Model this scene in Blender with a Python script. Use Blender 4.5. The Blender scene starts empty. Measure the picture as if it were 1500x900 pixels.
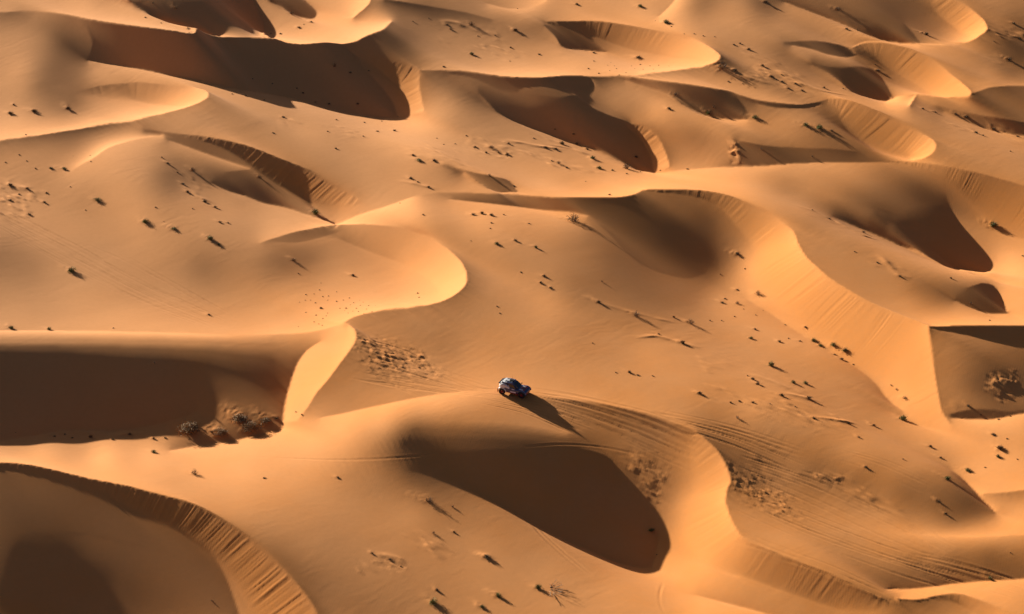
# tone survey of the dune field: crest lines and soft boundaries, (u,v) in photograph pixels, brightness each side
CUR = []
HNT = []
def C(pts, A, B, slip=None, side=1): CUR.append((pts, A, B, slip, side))   # A: left of travel (above when going right), B: right
def H(*a):
    for q in a: HNT.append(q)
# ---- bottom-left dune
C([(-150,690),(-60,682),(0,679),(27,680),(67,687),(110,697),(150,706),(180,711),(207,718),(240,727),(277,737),(307,750),(333,766),(360,784),(383,805),(407,827),(430,850),(448,872),(460,890),(466,905),(470,930),(474,980)],
  [190,190,190,190,190,190,190,188,185,180,175,170,160,150,140,125,118,122,128,130,135,140],
  [70,68,66,66,64,64,66,72,82,92,104,114,126,134,140,146,150,154,158,160,160,160], slip=[6,8,9,10,10,11,13,25,32,38,44,48,52,55,60,70,80,95,105,110,110,100], side=1.9)
C([(0,690),(60,699),(110,709),(165,721),(200,745),(260,775),(300,800),(325,835),(340,870),(350,900),(360,950)],
  [66,64,64,76,92,110,125,135,142,148,150],[76,78,80,86,92,96,98,98,98,100,105])
H((100,740,80),(40,730,82),(180,775,84),(240,800,90),(290,850,96),(300,885,98),(250,870,86),(205,850,70),(180,880,60),(60,775,60),(30,810,34),(90,810,40),(60,860,22),(120,860,28),(150,850,44),(20,750,72),(60,960,30),(200,960,75),(20,880,20),(140,800,66),(100,890,20))
# ---- silhouette of car dune left part, over the bushy hollow
C([(250,660),(300,652),(333,648),(360,642),(387,636),(413,628)],[150,110,90,75,70,75],[190,195,195,197,198,200])
H((150,655,200),(60,660,190),(220,665,195),(300,680,190),(450,640,195),(350,690,188),(500,625,198),(560,612,192),(640,598,185))
# ---- left shadow dune
C([(-150,484),(-60,484),(0,484),(67,484),(150,485),(233,487),(300,489),(350,491),(400,490),(443,488),(473,483),(500,475)],
  [165,165,168,172,175,178,180,185,192,198,202,205],[192,192,192,192,192,190,188,182,178,178,185,198])
C([(-150,500),(0,500),(100,500),(200,501),(300,503),(350,505),(400,507)],150,150)
C([(-150,510),(0,510),(100,511),(200,513),(300,518),(350,524),(400,530)],105,105)
C([(-150,520),(0,519),(100,521),(200,525),(300,532),(350,545),(400,553)],52,45)
C([(-150,665),(-50,650),(0,645),(33,640),(67,635),(100,631),(133,630),(167,631),(200,627),(233,621),(260,615),(280,607),(290,600),(290,590)],
  [25,25,25,25,25,25,25,25,25,25,28,30,35,45],[172,168,166,165,163,163,163,163,160,155,150,140,125,110])
H((100,570,5),(200,575,5),(20,570,5),(-80,580,5),(260,575,15),(320,560,55),(370,568,60),(400,575,75),(350,600,118),(330,618,140),(395,600,108),(300,635,150),(380,620,105))
# bright wedge
C([(470,500),(450,513),(437,530),(430,547),(423,570),(418,590),(415,610),(413,628)],
  [196,198,200,200,200,200,200,200],[172,150,128,112,104,102,96,82])
C([(512,477),(519,483),(522,492),(519,503),(510,517),(500,530),(480,557),(463,577),(450,598),(437,615)],
  [152,148,145,142,140,140,145,150,165,185],[202,203,204,204,204,204,204,204,202,200], slip=[4,10,20,28,34,38,42,38,28,12], side=0.3)
# ---- bowl 1
C([(380,357),(393,352),(433,340),(467,333),(500,329),(530,329),(560,331),(590,335),(617,343),(643,357),(663,372),(677,387),(683,400),(684,410),(680,420),(667,432),(647,442),(617,448),(583,453),(550,457),(520,464),(505,472)],
  [170,178,185,192,200,195,188,178,165,155,146,140,138,138,138,138,140,142,144,146,150,155],
  [152,138,132,132,135,140,146,152,168,185,200,210,215,216,216,214,210,205,202,200,200,204], slip=[3,8,14,18,24,34,42,48,52,54,54,52,50,46,40,32,24,16,12,8,5,4], side=0.2)
C([(393,354),(440,355),(470,348),(500,339)],[134,132,134,138],[142,146,150,150])
H((417,380,118),(445,372,122),(395,395,132),(520,365,150),(560,375,160),(610,390,185),(560,425,180),(510,410,172),(480,440,178),(430,430,165),(400,460,180),(350,440,165))
# ---- left plains
H((100,330,162),(30,300,165),(200,345,165),(150,420,160),(0,378,128),(40,388,135),(60,440,155),(20,465,168),(300,370,156),(345,385,140),(250,400,158),(250,460,170),(60,345,162),(120,370,158),(-80,400,150),(-60,320,160))
# ---- top-left big crest K1 and shadow
C([(-60,22),(10,18),(30,17),(53,17),(77,19),(107,24),(150,32),(200,39),(233,43),(267,48),(300,53),(327,55),(360,55),(393,57),(433,63),(467,66),(500,66),(520,62),(537,53),(550,48),(563,42),(573,33)],
  [165,165,150,155,170,182,188,190,190,192,195,200,150,205,203,205,208,210,210,210,210,208],
  [150,125,130,140,125,75,35,25,20,15,15,15,15,15,15,20,30,70,100,110,112,120])
C([(115,30),(128,45),(135,65),(130,88)],[50,40,38,50],[95,95,95,105])
C([(130,88),(173,95),(213,102),(253,111),(293,118),(333,127),(367,133),(400,138),(433,145),(467,155),(500,164),(527,168),(550,171),(573,172),(581,170)],
  [50,40,32,30,30,30,30,32,35,38,38,38,38,40,45],[165,178,180,178,175,172,168,165,163,160,165,170,175,180,185])
C([(519,72),(524,86),(530,99),(542,110),(555,125),(568,140),(578,157),(581,170)],[105,108,112,122,135,152,168,180],[40,38,38,40,42,50,60,60])
H((500,80,6),(505,100,10),(515,115,20),(470,95,6),(530,125,30),(490,120,8),(545,145,50),(560,160,70))
H((60,58,150),(20,55,155),(30,90,165),(95,65,108),(85,90,118),(100,112,128),(150,107,182),(70,120,115),(0,130,160),(25,112,168),(210,113,170),(300,80,6),(350,95,6),(400,100,6),(440,105,6),(480,120,8),(530,140,10),(250,80,8),(480,85,8),(400,80,6),(200,65,15),(170,60,25),(540,155,12),(460,135,8),(350,115,8),(-70,80,150))
# slip face SF2
C([(513,72),(527,78),(543,82),(567,88),(590,95),(607,99),(615,103),(614,123),(617,143),(621,162)],
  [120,122,125,125,130,140,150,150,158,178],[110,118,125,135,145,158,170,185,192,200], slip=[3,6,10,18,28,36,34,30,28,14], side=1.8)
H((590,52,100),(570,65,108),(600,30,150),(625,75,140),(640,60,148),(700,90,160),(680,60,150),(600,172,188),(720,65,155),(760,85,170))
# top edge
C([(517,27),(540,7),(543,0),(550,-40)],[205,205,205,200],[140,140,145,150])
C([(170,-20),(190,0),(207,7),(240,23),(267,37),(293,47),(320,54)],[45,45,42,35,30,25,25],[185,185,185,187,188,190,195])
C([(365,-10),(377,13),(386,30),(389,54)],[150,160,165,175],[48,42,40,38])
C([(385,-20),(393,0),(413,11),(430,22),(460,27),(464,18),(455,8),(440,-5),(430,-25)],[52,50,48,45,48,50,52,55,60],[165,165,168,172,178,175,172,168,165])
H((60,5,175),(120,8,182),(300,20,14),(240,5,25),(340,38,14),(280,22,14),(330,10,14),(370,40,20),(300,38,14),(493,13,178),(470,45,190),(420,45,178),(500,45,203))
# ---- left bowl B0
C([(105,138),(117,133),(140,127),(173,123),(200,121),(233,124),(267,128),(293,131),(304,136),(305,142),(293,150),(267,160),(233,168),(193,177),(150,184),(100,192),(50,199),(0,206),(-80,215)],
  [125,130,145,160,168,170,168,166,164,162,158,152,145,132,122,118,125,135,140],
  [115,122,130,142,152,165,185,205,214,215,212,208,202,198,196,194,192,190,188], slip=[5,10,18,24,28,30,28,24,20,15,10,8,5,4,3,2,2,2,2], side=0.6)
H((105,155,112),(60,160,150),(110,178,178),(160,160,160),(210,150,170),(30,180,178),(250,180,150),(60,215,150),(20,235,158),(110,222,150),(350,160,165),(450,180,168),(330,185,155),(240,190,125))
# ---- small dune K3 and S2
C([(90,262),(97,257),(117,243),(140,230),(157,218),(187,208),(217,202),(240,200)],[160,168,190,205,205,195,185,170],[155,165,175,178,180,178,172,165])
C([(213,190),(260,197),(300,201),(333,207),(367,216),(393,226),(423,238),(447,247),(467,260),(490,273),(510,284),(530,293)],[128,140,150,155,160,163,163,160,158,156,160,165],[75,60,40,35,32,32,110,135,142,150,160,172], slip=[0,0,6,12,20,28,36,44,42,36,26,10], side=1.8)
C([(250,206),(283,218),(317,230),(350,241),(366,247),(350,250),(330,252)],[70,50,45,42,45,45,60],[150,152,152,148,130,120,115])
C([(310,268),(333,279),(360,287),(383,296),(420,304),(450,315),(475,323),(490,327)],[80,55,45,40,38,38,40,45],[150,155,158,160,162,165,170,175])
C([(423,238),(432,255),(440,270),(448,287),(458,303),(475,317),(490,327)],[110,125,130,135,142,150,160],[30,32,32,34,36,40,45])
H((310,250,100),(380,265,22),(410,275,22),(350,225,38),(420,285,28),(150,270,165),(250,265,165),(210,235,165),(280,285,160),(130,290,150),(200,300,165),(330,305,165),(400,320,178),(560,250,160),(600,240,168),(540,270,168),(450,215,165),(390,195,165),(510,300,185),(60,270,155))
# ---- centre top S3
C([(615,103),(640,103),(673,104),(700,107),(733,112),(767,114),(793,114),(817,112),(847,111),(867,113),(900,112),(933,110)],
  [160,165,172,180,190,196,196,192,188,180,180,185],[138,120,75,45,40,40,40,42,45,55,110,150])
C([(660,108),(690,113),(713,123),(733,133),(757,137)],[60,50,50,50,52],[125,118,112,100,80])
C([(757,137),(767,128),(790,124),(815,127),(840,133),(862,131),(869,123),(864,115)],[50,48,45,42,42,48,52,52],[80,115,122,118,120,135,140,140])
C([(700,135),(713,149),(733,167),(767,183),(800,195),(833,208),(867,218),(900,233),(933,247),(957,253)],
  [80,58,48,40,36,34,34,36,38,45],[112,135,155,162,165,166,168,170,178,190])
C([(790,140),(820,143),(847,140),(867,157),(893,170),(923,182),(935,197),(947,217),(954,235),(957,252)],[100,105,115,128,140,130,150,160,172,185],[62,55,45,38,36,32,32,34,38,42])
H((640,122,152),(650,150,172),(625,170,190),(690,125,122),(690,160,150),(800,170,15),(860,190,12),(750,150,40),(910,215,22),(900,140,155),(935,160,152),(960,168,186),(900,125,160))
C([(923,182),(935,184),(947,187),(960,197),(970,213),(977,230),(981,244)],[155,150,142,132,130,135,150],[128,145,155,168,180,190,196], slip=[6,14,20,22,22,20,10], side=1.9)
H((1000,200,135),(1020,180,150),(990,160,160),(700,210,165),(640,210,168),(760,230,170),(850,250,175),(550,190,172),(700,250,162),(620,250,160),(800,265,178),(900,265,188))
# little shadow (690-755, 250-282)
C([(665,245),(690,252),(720,258),(745,265),(757,280)],[155,155,158,160,165],[90,65,52,50,55])
C([(680,252),(700,266),(725,280),(757,281)],[75,60,55,60],[165,170,175,180])
# ---- top centre
C([(565,0),(620,8),(680,18),(720,28)],[150,130,130,140],[85,80,85,110])
C([(715,5),(740,12),(760,13),(782,10),(800,2),(812,-12)],[140,150,165,180,190,190],[165,172,178,178,175,170])
H((660,30,140),(760,20,180),(770,42,115),(740,35,110),(800,22,150),(700,40,140),(840,18,175),(900,15,170),(960,32,178))
C([(797,37),(820,36),(847,42),(863,56),(887,75)],[105,105,112,122,140],[60,48,42,40,48])
C([(797,38),(813,54),(823,68),(853,73),(887,76)],[60,48,42,42,48],[135,150,155,160,170])
C([(800,32),(825,31),(847,31),(883,32),(917,37),(950,43),(983,50),(1000,55),(1020,60),(1037,68),(1050,77),(1055,83),(1050,90),(1033,97),(1013,101),(985,104),(950,108),(925,112)],
  [150,165,175,182,186,186,184,180,170,155,142,136,136,140,145,150,152,150],
  [105,112,115,125,140,155,172,182,195,205,212,214,212,208,204,200,196,190], slip=[3,8,14,24,32,36,36,34,30,26,20,14,9,6,4,3,2,2], side=0.8)
H((900,70,150),(950,75,170),(900,92,178),(1000,80,195),(860,95,165))
C([(965,24),(983,7),(993,-8),(1000,-40)],[166,165,165,165],[196,196,195,190])
H((1040,25,165),(1030,4,115),(1080,15,160),(1120,5,100),(1060,45,165),(1140,35,150),(1100,55,160),(1100,85,155),(1065,92,130))
# ---- bowl B3 top right
C([(1150,2),(1183,15),(1210,25),(1233,34),(1267,50),(1293,58),(1320,63),(1347,63)],[105,85,62,50,42,40,42,60],[160,165,165,165,168,175,185,185])
C([(1325,35),(1337,48),(1347,62)],[115,120,130],[52,45,50])
C([(1360,-30),(1393,-2),(1413,7),(1430,20),(1443,33),(1446,43),(1435,53),(1418,62),(1385,63),(1347,64)],
  [150,150,148,140,132,130,135,150,165,175],[140,150,165,190,208,214,214,208,170,140], slip=[10,30,36,38,34,28,20,8,4,2], side=0.9)
H((1250,8,110),(1300,15,105),(1290,40,30),(1340,20,120),(1370,45,130),(1390,30,155),(1200,5,120),(1470,45,135),(1480,15,140),(1450,5,150),(1480,62,100),(1490,30,120))
C([(1347,66),(1317,64),(1287,60),(1267,61),(1250,67)],[185,182,178,188,190],[150,150,150,150,150])
# B4
C([(1250,70),(1262,65),(1290,63),(1317,68),(1347,78),(1373,93),(1393,110),(1410,123),(1422,135),(1420,142)],
  [170,175,178,175,168,162,158,155,152,160],[130,130,132,140,150,165,185,202,214,212], slip=[6,14,24,36,44,46,42,32,18,6], side=1.0)
C([(1190,90),(1207,97),(1233,99),(1267,99),(1287,110),(1300,127),(1308,143)],[110,112,118,125,130,138,150],[75,60,48,42,40,40,45])
C([(1190,95),(1215,108),(1232,120),(1248,134),(1273,143),(1297,148)],[75,55,45,42,42,46],[140,150,158,162,168,185])
C([(1150,62),(1187,60),(1220,64),(1240,70),(1253,80)],[135,140,150,160,140],[95,72,60,55,60])
C([(1160,66),(1190,72),(1210,79),(1240,84),(1253,82)],[100,75,65,62,70],[150,155,155,150,140])
C([(1297,149),(1313,142),(1340,139),(1367,141),(1395,142),(1420,143)],[150,170,180,195,205,208],[205,210,150,145,150,165])
C([(1343,139),(1333,155)],[125,128],[212,210])
H((1310,150,205),(1290,90,130),(1340,110,155),(1330,130,165),(1370,125,180),(1450,105,160),(1420,85,150),(1370,75,150),(1475,92,88),(1495,95,85),(1440,80,130))
C([(1423,138),(1450,129),(1500,126),(1600,124)],[160,165,160,155],[118,115,115,120])
C([(1375,155),(1400,162),(1430,168),(1470,175),(1500,180),(1600,190)],[125,125,128,130,130,135],[90,62,50,45,45,55])
C([(1385,163),(1430,184),(1470,194),(1500,199),(1600,205)],[80,50,45,45,55],[150,158,160,160,158])
H((1360,158,140),(1440,145,130),(1350,175,160),(1420,205,160),(1470,210,160))
# ---- S7
C([(910,113),(930,114),(967,119),(1000,123),(1033,128),(1067,134),(1083,140),(1110,147),(1140,151),(1173,154),(1193,151),(1213,145)],
  [175,180,178,175,175,172,170,170,170,165,160,152],[110,80,50,42,40,45,80,95,85,65,80,140])
C([(917,116),(950,127),(983,142),(1000,154),(1020,164),(1047,172),(1070,174),(1094,174)],[70,50,45,42,40,40,40,45],[150,158,165,168,170,172,176,180])
C([(1078,142),(1088,153),(1095,166),(1094,174)],[90,110,125,145],[42,42,42,48])
C([(1110,152),(1140,158),(1173,158),(1200,153)],[85,75,65,85],[140,145,145,150])
H((1050,150,18),(1010,140,20),(1110,160,130),(1150,175,168),(1050,190,160),(1100,200,150),(1180,165,160))
# SF5
C([(1213,145),(1230,145),(1247,148),(1273,158),(1300,170),(1320,182),(1340,192),(1360,201),(1370,210),(1370,218),(1357,230),(1335,236)],
  [165,168,170,168,165,162,160,158,160,165,170,170],[155,148,145,145,152,165,182,200,212,214,212,200], slip=[4,14,30,46,54,56,50,42,30,18,8,3], side=1.3)
C([(1083,207),(1120,214),(1170,217),(1215,218),(1255,222)],[142,132,122,118,118],[85,68,62,65,80])
C([(1073,205),(1080,218),(1083,238)],[100,66,60],[150,152,158])
H((1150,195,142),(1220,195,130),(1260,205,128),(1290,220,145),(1310,205,165),(1150,228,60),(1210,230,62),(1255,232,92),(1060,225,148),(1020,225,150),(1020,240,166),(1400,215,165),(1440,235,160),(1400,185,158),(1480,245,160))
# K8 and the right-hand bowl
C([(960,254),(1000,249),(1043,246),(1100,243),(1167,239),(1233,237),(1283,237),(1327,237),(1367,241),(1400,247),(1433,254),(1467,263),(1500,273),(1560,295),(1600,325)],
  [180,172,165,90,70,75,110,165,168,165,165,165,165,165,165],[192,192,190,182,172,162,150,140,130,125,122,125,135,150,160], slip=[0,0,0,0,0,0,0,4,12,24,40,60,80,80,70], side=1.2)
C([(1220,318),(1255,332),(1293,347),(1320,358),(1343,364),(1367,376),(1393,389),(1417,396),(1440,398),(1448,396)],[105,75,55,42,38,34,34,34,38,45],[140,150,158,165,170,178,188,198,205,208])
C([(1385,285),(1395,310),(1404,327),(1420,347),(1437,367),(1450,386),(1448,396)],[100,125,142,150,155,165,190],[68,45,38,36,36,40,45])
H((1250,265,150),(1300,262,130),(1250,285,118),(1300,290,92),(1350,285,75),(1340,320,30),(1380,340,10),(1400,365,10),(1310,325,55),(1360,275,95),(1420,280,115),(1450,310,145),(1480,350,165),(1475,385,198),(1495,400,195),(1200,290,140),(1170,300,160),(1120,270,178),(1180,260,165),(1470,295,138))
C([(1417,421),(1440,415),(1457,420),(1466,435),(1475,457)],[130,150,172,185,190],[72,60,50,48,52])
C([(1400,440),(1423,451),(1450,459),(1475,459)],[75,55,48,52],[150,165,175,185])
H((1350,420,128),(1385,425,105),(1430,440,45),(1485,430,190),(1490,460,188),(1460,405,190),(1250,350,155),(1220,335,162),(1300,400,152),(1250,415,148),(1330,445,165),(1210,370,150),(1360,385,165),(1400,465,185))
# K9
C([(1362,478),(1383,478),(1417,477),(1467,477),(1500,477),(1600,478)],[190,192,192,190,190,185],[70,40,30,30,30,35])
C([(1362,480),(1383,484),(1417,491),(1450,498),(1483,503),(1500,503),(1600,505)],[60,50,45,42,42,42,45],[140,142,140,135,130,128,130])
H((1390,510,145),(1385,545,147),(1385,585,152),(1420,530,128),(1470,525,118),(1440,560,90),(1465,562,60),(1480,570,62),(1495,560,90),(1425,590,142),(1460,590,130),(1495,590,150))
# K5 and hump
C([(492,330),(515,319),(540,310),(567,302),(600,290),(620,285),(650,282),(700,283),(750,285),(800,289),(850,290),(893,290),(917,288),(930,285)],
  [175,180,180,178,172,168,165,168,172,178,188,198,202,200],[203,205,206,205,198,165,148,135,115,78,50,45,60,95])
C([(660,292),(700,296),(760,303),(800,308),(840,311),(862,316)],[140,115,85,60,50,50],[175,180,178,176,172,165])
C([(930,285),(943,279),(970,278),(1000,278),(1033,280),(1067,287),(1087,295),(1110,307),(1133,318),(1150,330),(1162,340),(1167,352),(1172,363),(1182,378),(1200,395),(1220,412),(1247,428),(1277,445),(1310,458),(1340,470),(1360,478)],
  [205,205,200,195,192,188,185,180,175,168,160,155,150,148,148,150,150,152,160,172,185],
  [125,130,132,135,140,150,160,170,180,192,205,210,210,205,200,195,190,186,185,188,195], slip=[2,3,5,8,12,20,30,40,50,60,70,80,85,85,80,80,85,90,95,100,105], side=0.9)
C([(862,316),(885,335),(910,362),(940,388),(975,402),(1010,408),(1035,400)],[64,60,58,60,68,80,90],[130,112,98,98,106,112,110])
H((930,310,85),(960,300,115),(1010,300,125),(900,305,66),(940,335,57),(980,345,54),(1000,370,55),(1030,360,70),(960,365,55),(910,330,60),(1030,330,90),(1045,385,100),(1062,365,120),(1085,350,150),(1085,320,150),(1100,390,195),(1130,360,198),(1060,315,140))
H((1010,425,132),(960,430,128),(1050,430,155),(1080,420,178),(920,410,125),(880,390,138),(1080,450,165))
C([(1095,440),(1127,458),(1160,481),(1200,505),(1233,525),(1260,543),(1283,562),(1295,578),(1308,592),(1325,603)],
  [185,185,182,178,172,168,172,180,185,188],[165,165,165,160,150,142,135,135,142,155])
C([(1360,480),(1363,500),(1367,527),(1370,553),(1375,583),(1380,603),(1392,622)],[100,142,142,145,148,150,170],[198,198,196,194,194,194,194], slip=[40,50,55,60,60,40,10], side=0.5)
H((1250,480,178),(1200,440,190),(1320,540,184),(1290,500,180),(1340,590,190),(1250,590,158),(1300,620,165),(1350,640,172),(1400,632,195),(1200,560,158))
# ---- middle plain
H((600,312,198),(700,322,182),(800,330,165),(750,380,155),(850,370,140),(800,440,150),(730,440,146),(705,410,140),(720,520,158),(640,530,150),(600,500,146),(850,490,150),(900,450,142),(950,520,155),(1000,490,160),(1000,450,160),(1100,540,165),(900,560,162),(1000,570,166),(1100,600,166),(1200,620,166),(700,552,170),(780,555,165),(850,575,168),(560,540,142),(520,570,150),(650,570,172),(580,575,165),(720,350,168),(650,480,144),(850,420,138))
# ---- car dune
C([(470,612),(500,606),(560,593),(620,581),(680,573),(730,573),(780,580),(840,586),(900,596),(950,608),(990,622),(1020,633)],
  [170,160,160,165,175,175,172,172,170,168,160,145],[195,196,195,192,188,170,146,124,114,114,122,135])
C([(1020,633),(1037,647),(1050,660),(1060,675),(1068,693),(1071,707),(1066,715),(1063,733),(1068,753),(1077,773),(1090,790),(1117,803),(1150,817),(1187,830),(1227,847),(1260,863),(1293,877),(1317,879)],
  [130,115,108,105,105,110,120,138,148,152,155,158,158,150,140,128,120,115],[150,158,168,178,188,194,198,200,200,196,185,165,155,150,148,150,155,150], slip=[20,34,46,56,64,70,72,74,74,70,60,50,48,48,46,40,20,8], side=0.7)
C([(640,614),(690,615),(740,617),(790,624),(830,634)],150,150)
C([(606,630),(650,633),(700,635),(764,639),(820,645),(850,650)],110,110)
C([(592,650),(630,648),(670,647),(745,650),(800,653)],72,70)
C([(633,671),(660,664),(690,660),(764,660),(820,660),(850,660)],50,47)
C([(850,658),(870,662),(890,670),(907,690),(923,717),(943,743),(958,766),(964,785),(961,810),(955,832)],
  [100,112,120,118,115,120,135,165,185,190],[48,44,46,56,70,90,110,120,120,110])
C([(600,690),(640,700),(667,708),(700,722),(733,740),(767,760),(800,778),(833,793),(867,807),(900,822),(930,830),(955,832)],[92,62,50,44,40,38,36,36,36,36,38,46],[112,112,126,140,150,154,156,158,160,164,172,185])
H((815,600,145),(850,615,137),(830,625,132),(790,595,152),(850,635,124),(606,668,84),(572,690,138),(560,655,150),(575,668,118),(540,690,152),(720,690,10),(800,700,6),(870,740,24),(925,790,105),(905,750,60),(935,765,95),(890,785,60),(940,810,115),(920,815,90),(860,780,30),(760,715,10),(840,690,8),(875,690,14),(830,750,8))
H((920,645,138),(880,622,130),(960,632,132),(960,680,122),(950,720,116),(980,710,135),(975,745,155),(1010,740,190),(1000,790,196),(1030,820,198),(985,840,190),(980,650,145),(1020,680,168))
C([(1020,872),(1067,884),(1117,897),(1150,908),(1200,925)],[175,158,150,145,145],[192,190,186,180,170])
H((1060,845,178),(1110,850,158),(1200,875,145),(1270,895,155),(1020,895,190),(960,880,172))
H((500,700,166),(400,720,176),(470,790,160),(445,835,135),(550,830,152),(620,760,156),(700,800,160),(650,880,148),(900,865,162),(800,850,160),(530,890,135),(740,870,155),(350,740,175),(580,900,140))
# lower right
H((1100,690,112),(1150,690,115),(1200,690,125),(1260,705,128),(1330,725,116),(1380,735,108),(1120,660,135),(1180,650,155),(1250,660,162),(1330,680,155),(1150,750,150),(1220,755,162),(1100,775,152),(1180,800,160),(1300,765,170))
C([(1395,690),(1412,703),(1430,722),(1445,738),(1458,750)],[172,185,192,192,192],[138,112,95,88,110])
H((1425,745,68),(1400,755,100),(1380,710,130),(1440,690,186),(1380,660,168),(1470,680,182),(1420,775,180))
C([(1250,775),(1310,782),(1360,785),(1410,787),(1460,786),(1500,784),(1600,780)],[165,172,180,186,184,182,178],[165,170,178,180,172,165,160])
H((1350,808,152),(1450,812,116),(1495,825,116),(1400,815,130),(1300,815,158),(1300,843,125),(1260,835,140),(1340,845,120),(1400,838,125),(1470,838,118))
C([(1300,862),(1340,862),(1383,857),(1430,852),(1500,848),(1600,842)],[112,112,115,118,120,125],[180,190,192,192,188,180])
C([(1310,879),(1350,878),(1373,873),(1407,871),(1433,880),(1457,890),(1470,902),(1480,930)],[185,188,190,190,186,182,180,178],[115,118,125,140,158,172,178,178], slip=[2,4,8,14,18,20,18,10], side=0.3)
C([(1440,724),(1470,722),(1500,718),(1600,705)],[190,190,190,188],[150,148,152,160], slip=[6,12,18,20], side=0.3)
H((1480,738,168),(1460,745,185),(1495,755,192),(1485,770,188))
C([(1393,606),(1420,600),(1450,600),(1480,603),(1510,598),(1600,590)],[150,138,128,118,112,115],[105,92,88,88,95,110])
C([(1395,612),(1430,614),(1460,613),(1490,607),(1520,603)],[110,95,90,92,100],[185,194,194,190,182])
H((1450,640,176),(1490,640,178),(1420,650,180))
# eye-estimates to measured brightness, then measured points straight in
EX, EY = [-60, 0, 50, 60, 80, 100, 115, 130, 145, 160, 175, 190, 205, 218], [-60, 0, 47, 52, 62, 76, 90, 106, 128, 147, 165, 188, 208, 224]
def remap(v):
    def f(t):
        for a, b, c, d in zip(EX, EX[1:], EY, EY[1:]):
            if t <= b: return c+(d-c)*(t-a)/(b-a)
        return t
    return None if v is None else ([f(t) for t in v] if isinstance(v, list) else f(v))
CUR = [(p, remap(a), remap(b), s, k) for p, a, b, s, k in CUR]
MEAS = [(730,430,145),(860,380,122),(950,520,158),(740,520,145),(560,540,123),(300,388,113),(250,265,97),(520,700,134),(450,800,135),(900,860,162),(1150,690,125),(1150,785,148),(1010,780,192),(1150,260,124),(1020,200,103),(1200,625,138),(800,450,158),(650,500,121),(200,417,143),(1250,370,138),(600,750,144),(1200,450,168),(1015,423,86),(100,740,54),(230,760,68),(300,830,70),(180,820,52),(60,790,46),(150,665,209),(350,690,185),(1020,260,188),(1100,390,200),(530,38,211),(1400,632,178)]
HNT = [(u, v, remap(t)) for u, v, t in HNT if all((u-a)**2+(v-b)**2 > 34**2 for a, b, c in MEAS)]+[(a, b, float(c)) for a, b, c in MEAS]
import math
import numpy as np
# ---- camera model (photograph pixels 1500 x 900)
FPX = 4253.0; CX, CY = 750.0, 450.0
DEP = math.radians(26.5); CAMH = 196.0
SUN_E = math.radians(13.0); LH = np.array([0.67, -0.742]); LH = LH/np.hypot(*LH); TH = np.array([-LH[1], LH[0]])
def project(x, y, z):
    dz = z-CAMH
    d = y*math.cos(DEP)-dz*math.sin(DEP)
    up = y*math.sin(DEP)+dz*math.cos(DEP)
    return CX+FPX*x/d, CY-FPX*up/d
def unproject(u, v, z=0.0):
    a = (u-CX)/FPX; b = (CY-v)/FPX
    dy = math.cos(DEP)+b*math.sin(DEP); dzz = -math.sin(DEP)+b*math.cos(DEP)
    t = (z-CAMH)/dzz
    return a*t, dy*t
def spline(pts, step=1.0):
    P = np.array(pts, float)
    n = len(P)
    if n == 2:
        m = max(2, int(np.hypot(*(P[1]-P[0]))/step)+1); q = np.linspace(0, 1, m)
        return P[0]+(P[1]-P[0])*q[:, None], q
    out = []; par = []
    Q = np.vstack([2*P[0]-P[1], P, 2*P[-1]-P[-2]])
    for i in range(n-1):
        p0, p1, p2, p3 = Q[i], Q[i+1], Q[i+2], Q[i+3]
        t0 = 0; t1 = t0+max(1e-3, np.hypot(*(p1-p0)))**.5; t2 = t1+max(1e-3, np.hypot(*(p2-p1)))**.5; t3 = t2+max(1e-3, np.hypot(*(p3-p2)))**.5
        m = max(2, int(np.hypot(*(p2-p1))/step)+1)
        t = np.linspace(t1, t2, m, endpoint=(i == n-2))[:, None]
        A1 = (t1-t)/(t1-t0)*p0+(t-t0)/(t1-t0)*p1; A2 = (t2-t)/(t2-t1)*p1+(t-t1)/(t2-t1)*p2; A3 = (t3-t)/(t3-t2)*p2+(t-t2)/(t3-t2)*p3
        B1 = (t2-t)/(t2-t0)*A1+(t-t0)/(t2-t0)*A2; B2 = (t3-t)/(t3-t1)*A2+(t-t1)/(t3-t1)*A3
        out.append((t2-t)/(t2-t1)*B1+(t-t1)/(t2-t1)*B2); par.append(i+(t[:, 0]-t1)/(t2-t1))
    return np.vstack(out), np.concatenate(par)
def vals(v, n, par):
    if np.isscalar(v): return np.full(len(par), float(v))
    v = np.array(v, float)
    return np.interp(par/(n-1), np.linspace(0, 1, len(v)), v)
RES = 1.5; U0, V0, U1, V1 = -150.0, -80.0, 1650.0, 980.0
NU = int((U1-U0)/RES); NV = int((V1-V0)/RES)
def diffuse(val, wt, iters):
    """fill an image from sparse constraints: smooth membrane solved coarse to fine"""
    if min(val.shape) > 12:
        h, w = val.shape; h2, w2 = (h+1)//2, (w+1)//2
        vp = np.zeros((h2*2, w2*2)); wp = np.zeros((h2*2, w2*2)); vp[:h, :w] = val*wt; wp[:h, :w] = wt
        s = lambda a: a[0::2, 0::2]+a[1::2, 0::2]+a[0::2, 1::2]+a[1::2, 1::2]
        ws = s(wp); vs = np.where(ws > 0, s(vp)/np.maximum(ws, 1e-9), 0)
        c = diffuse(vs, (ws > 0).astype(float), iters)
        x = np.repeat(np.repeat(c, 2, 0), 2, 1)[:h, :w]
    else:
        x = np.full(val.shape, (val*wt).sum()/max(wt.sum(), 1)); iters = 200
    fix = wt > 0; fv = val[fix]; x[fix] = fv
    for _ in range(iters):
        p = np.pad(x, 1, mode='edge')
        x = .25*(p[:-2, 1:-1]+p[2:, 1:-1]+p[1:-1, :-2]+p[1:-1, 2:]); x[fix] = fv
    return x
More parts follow.
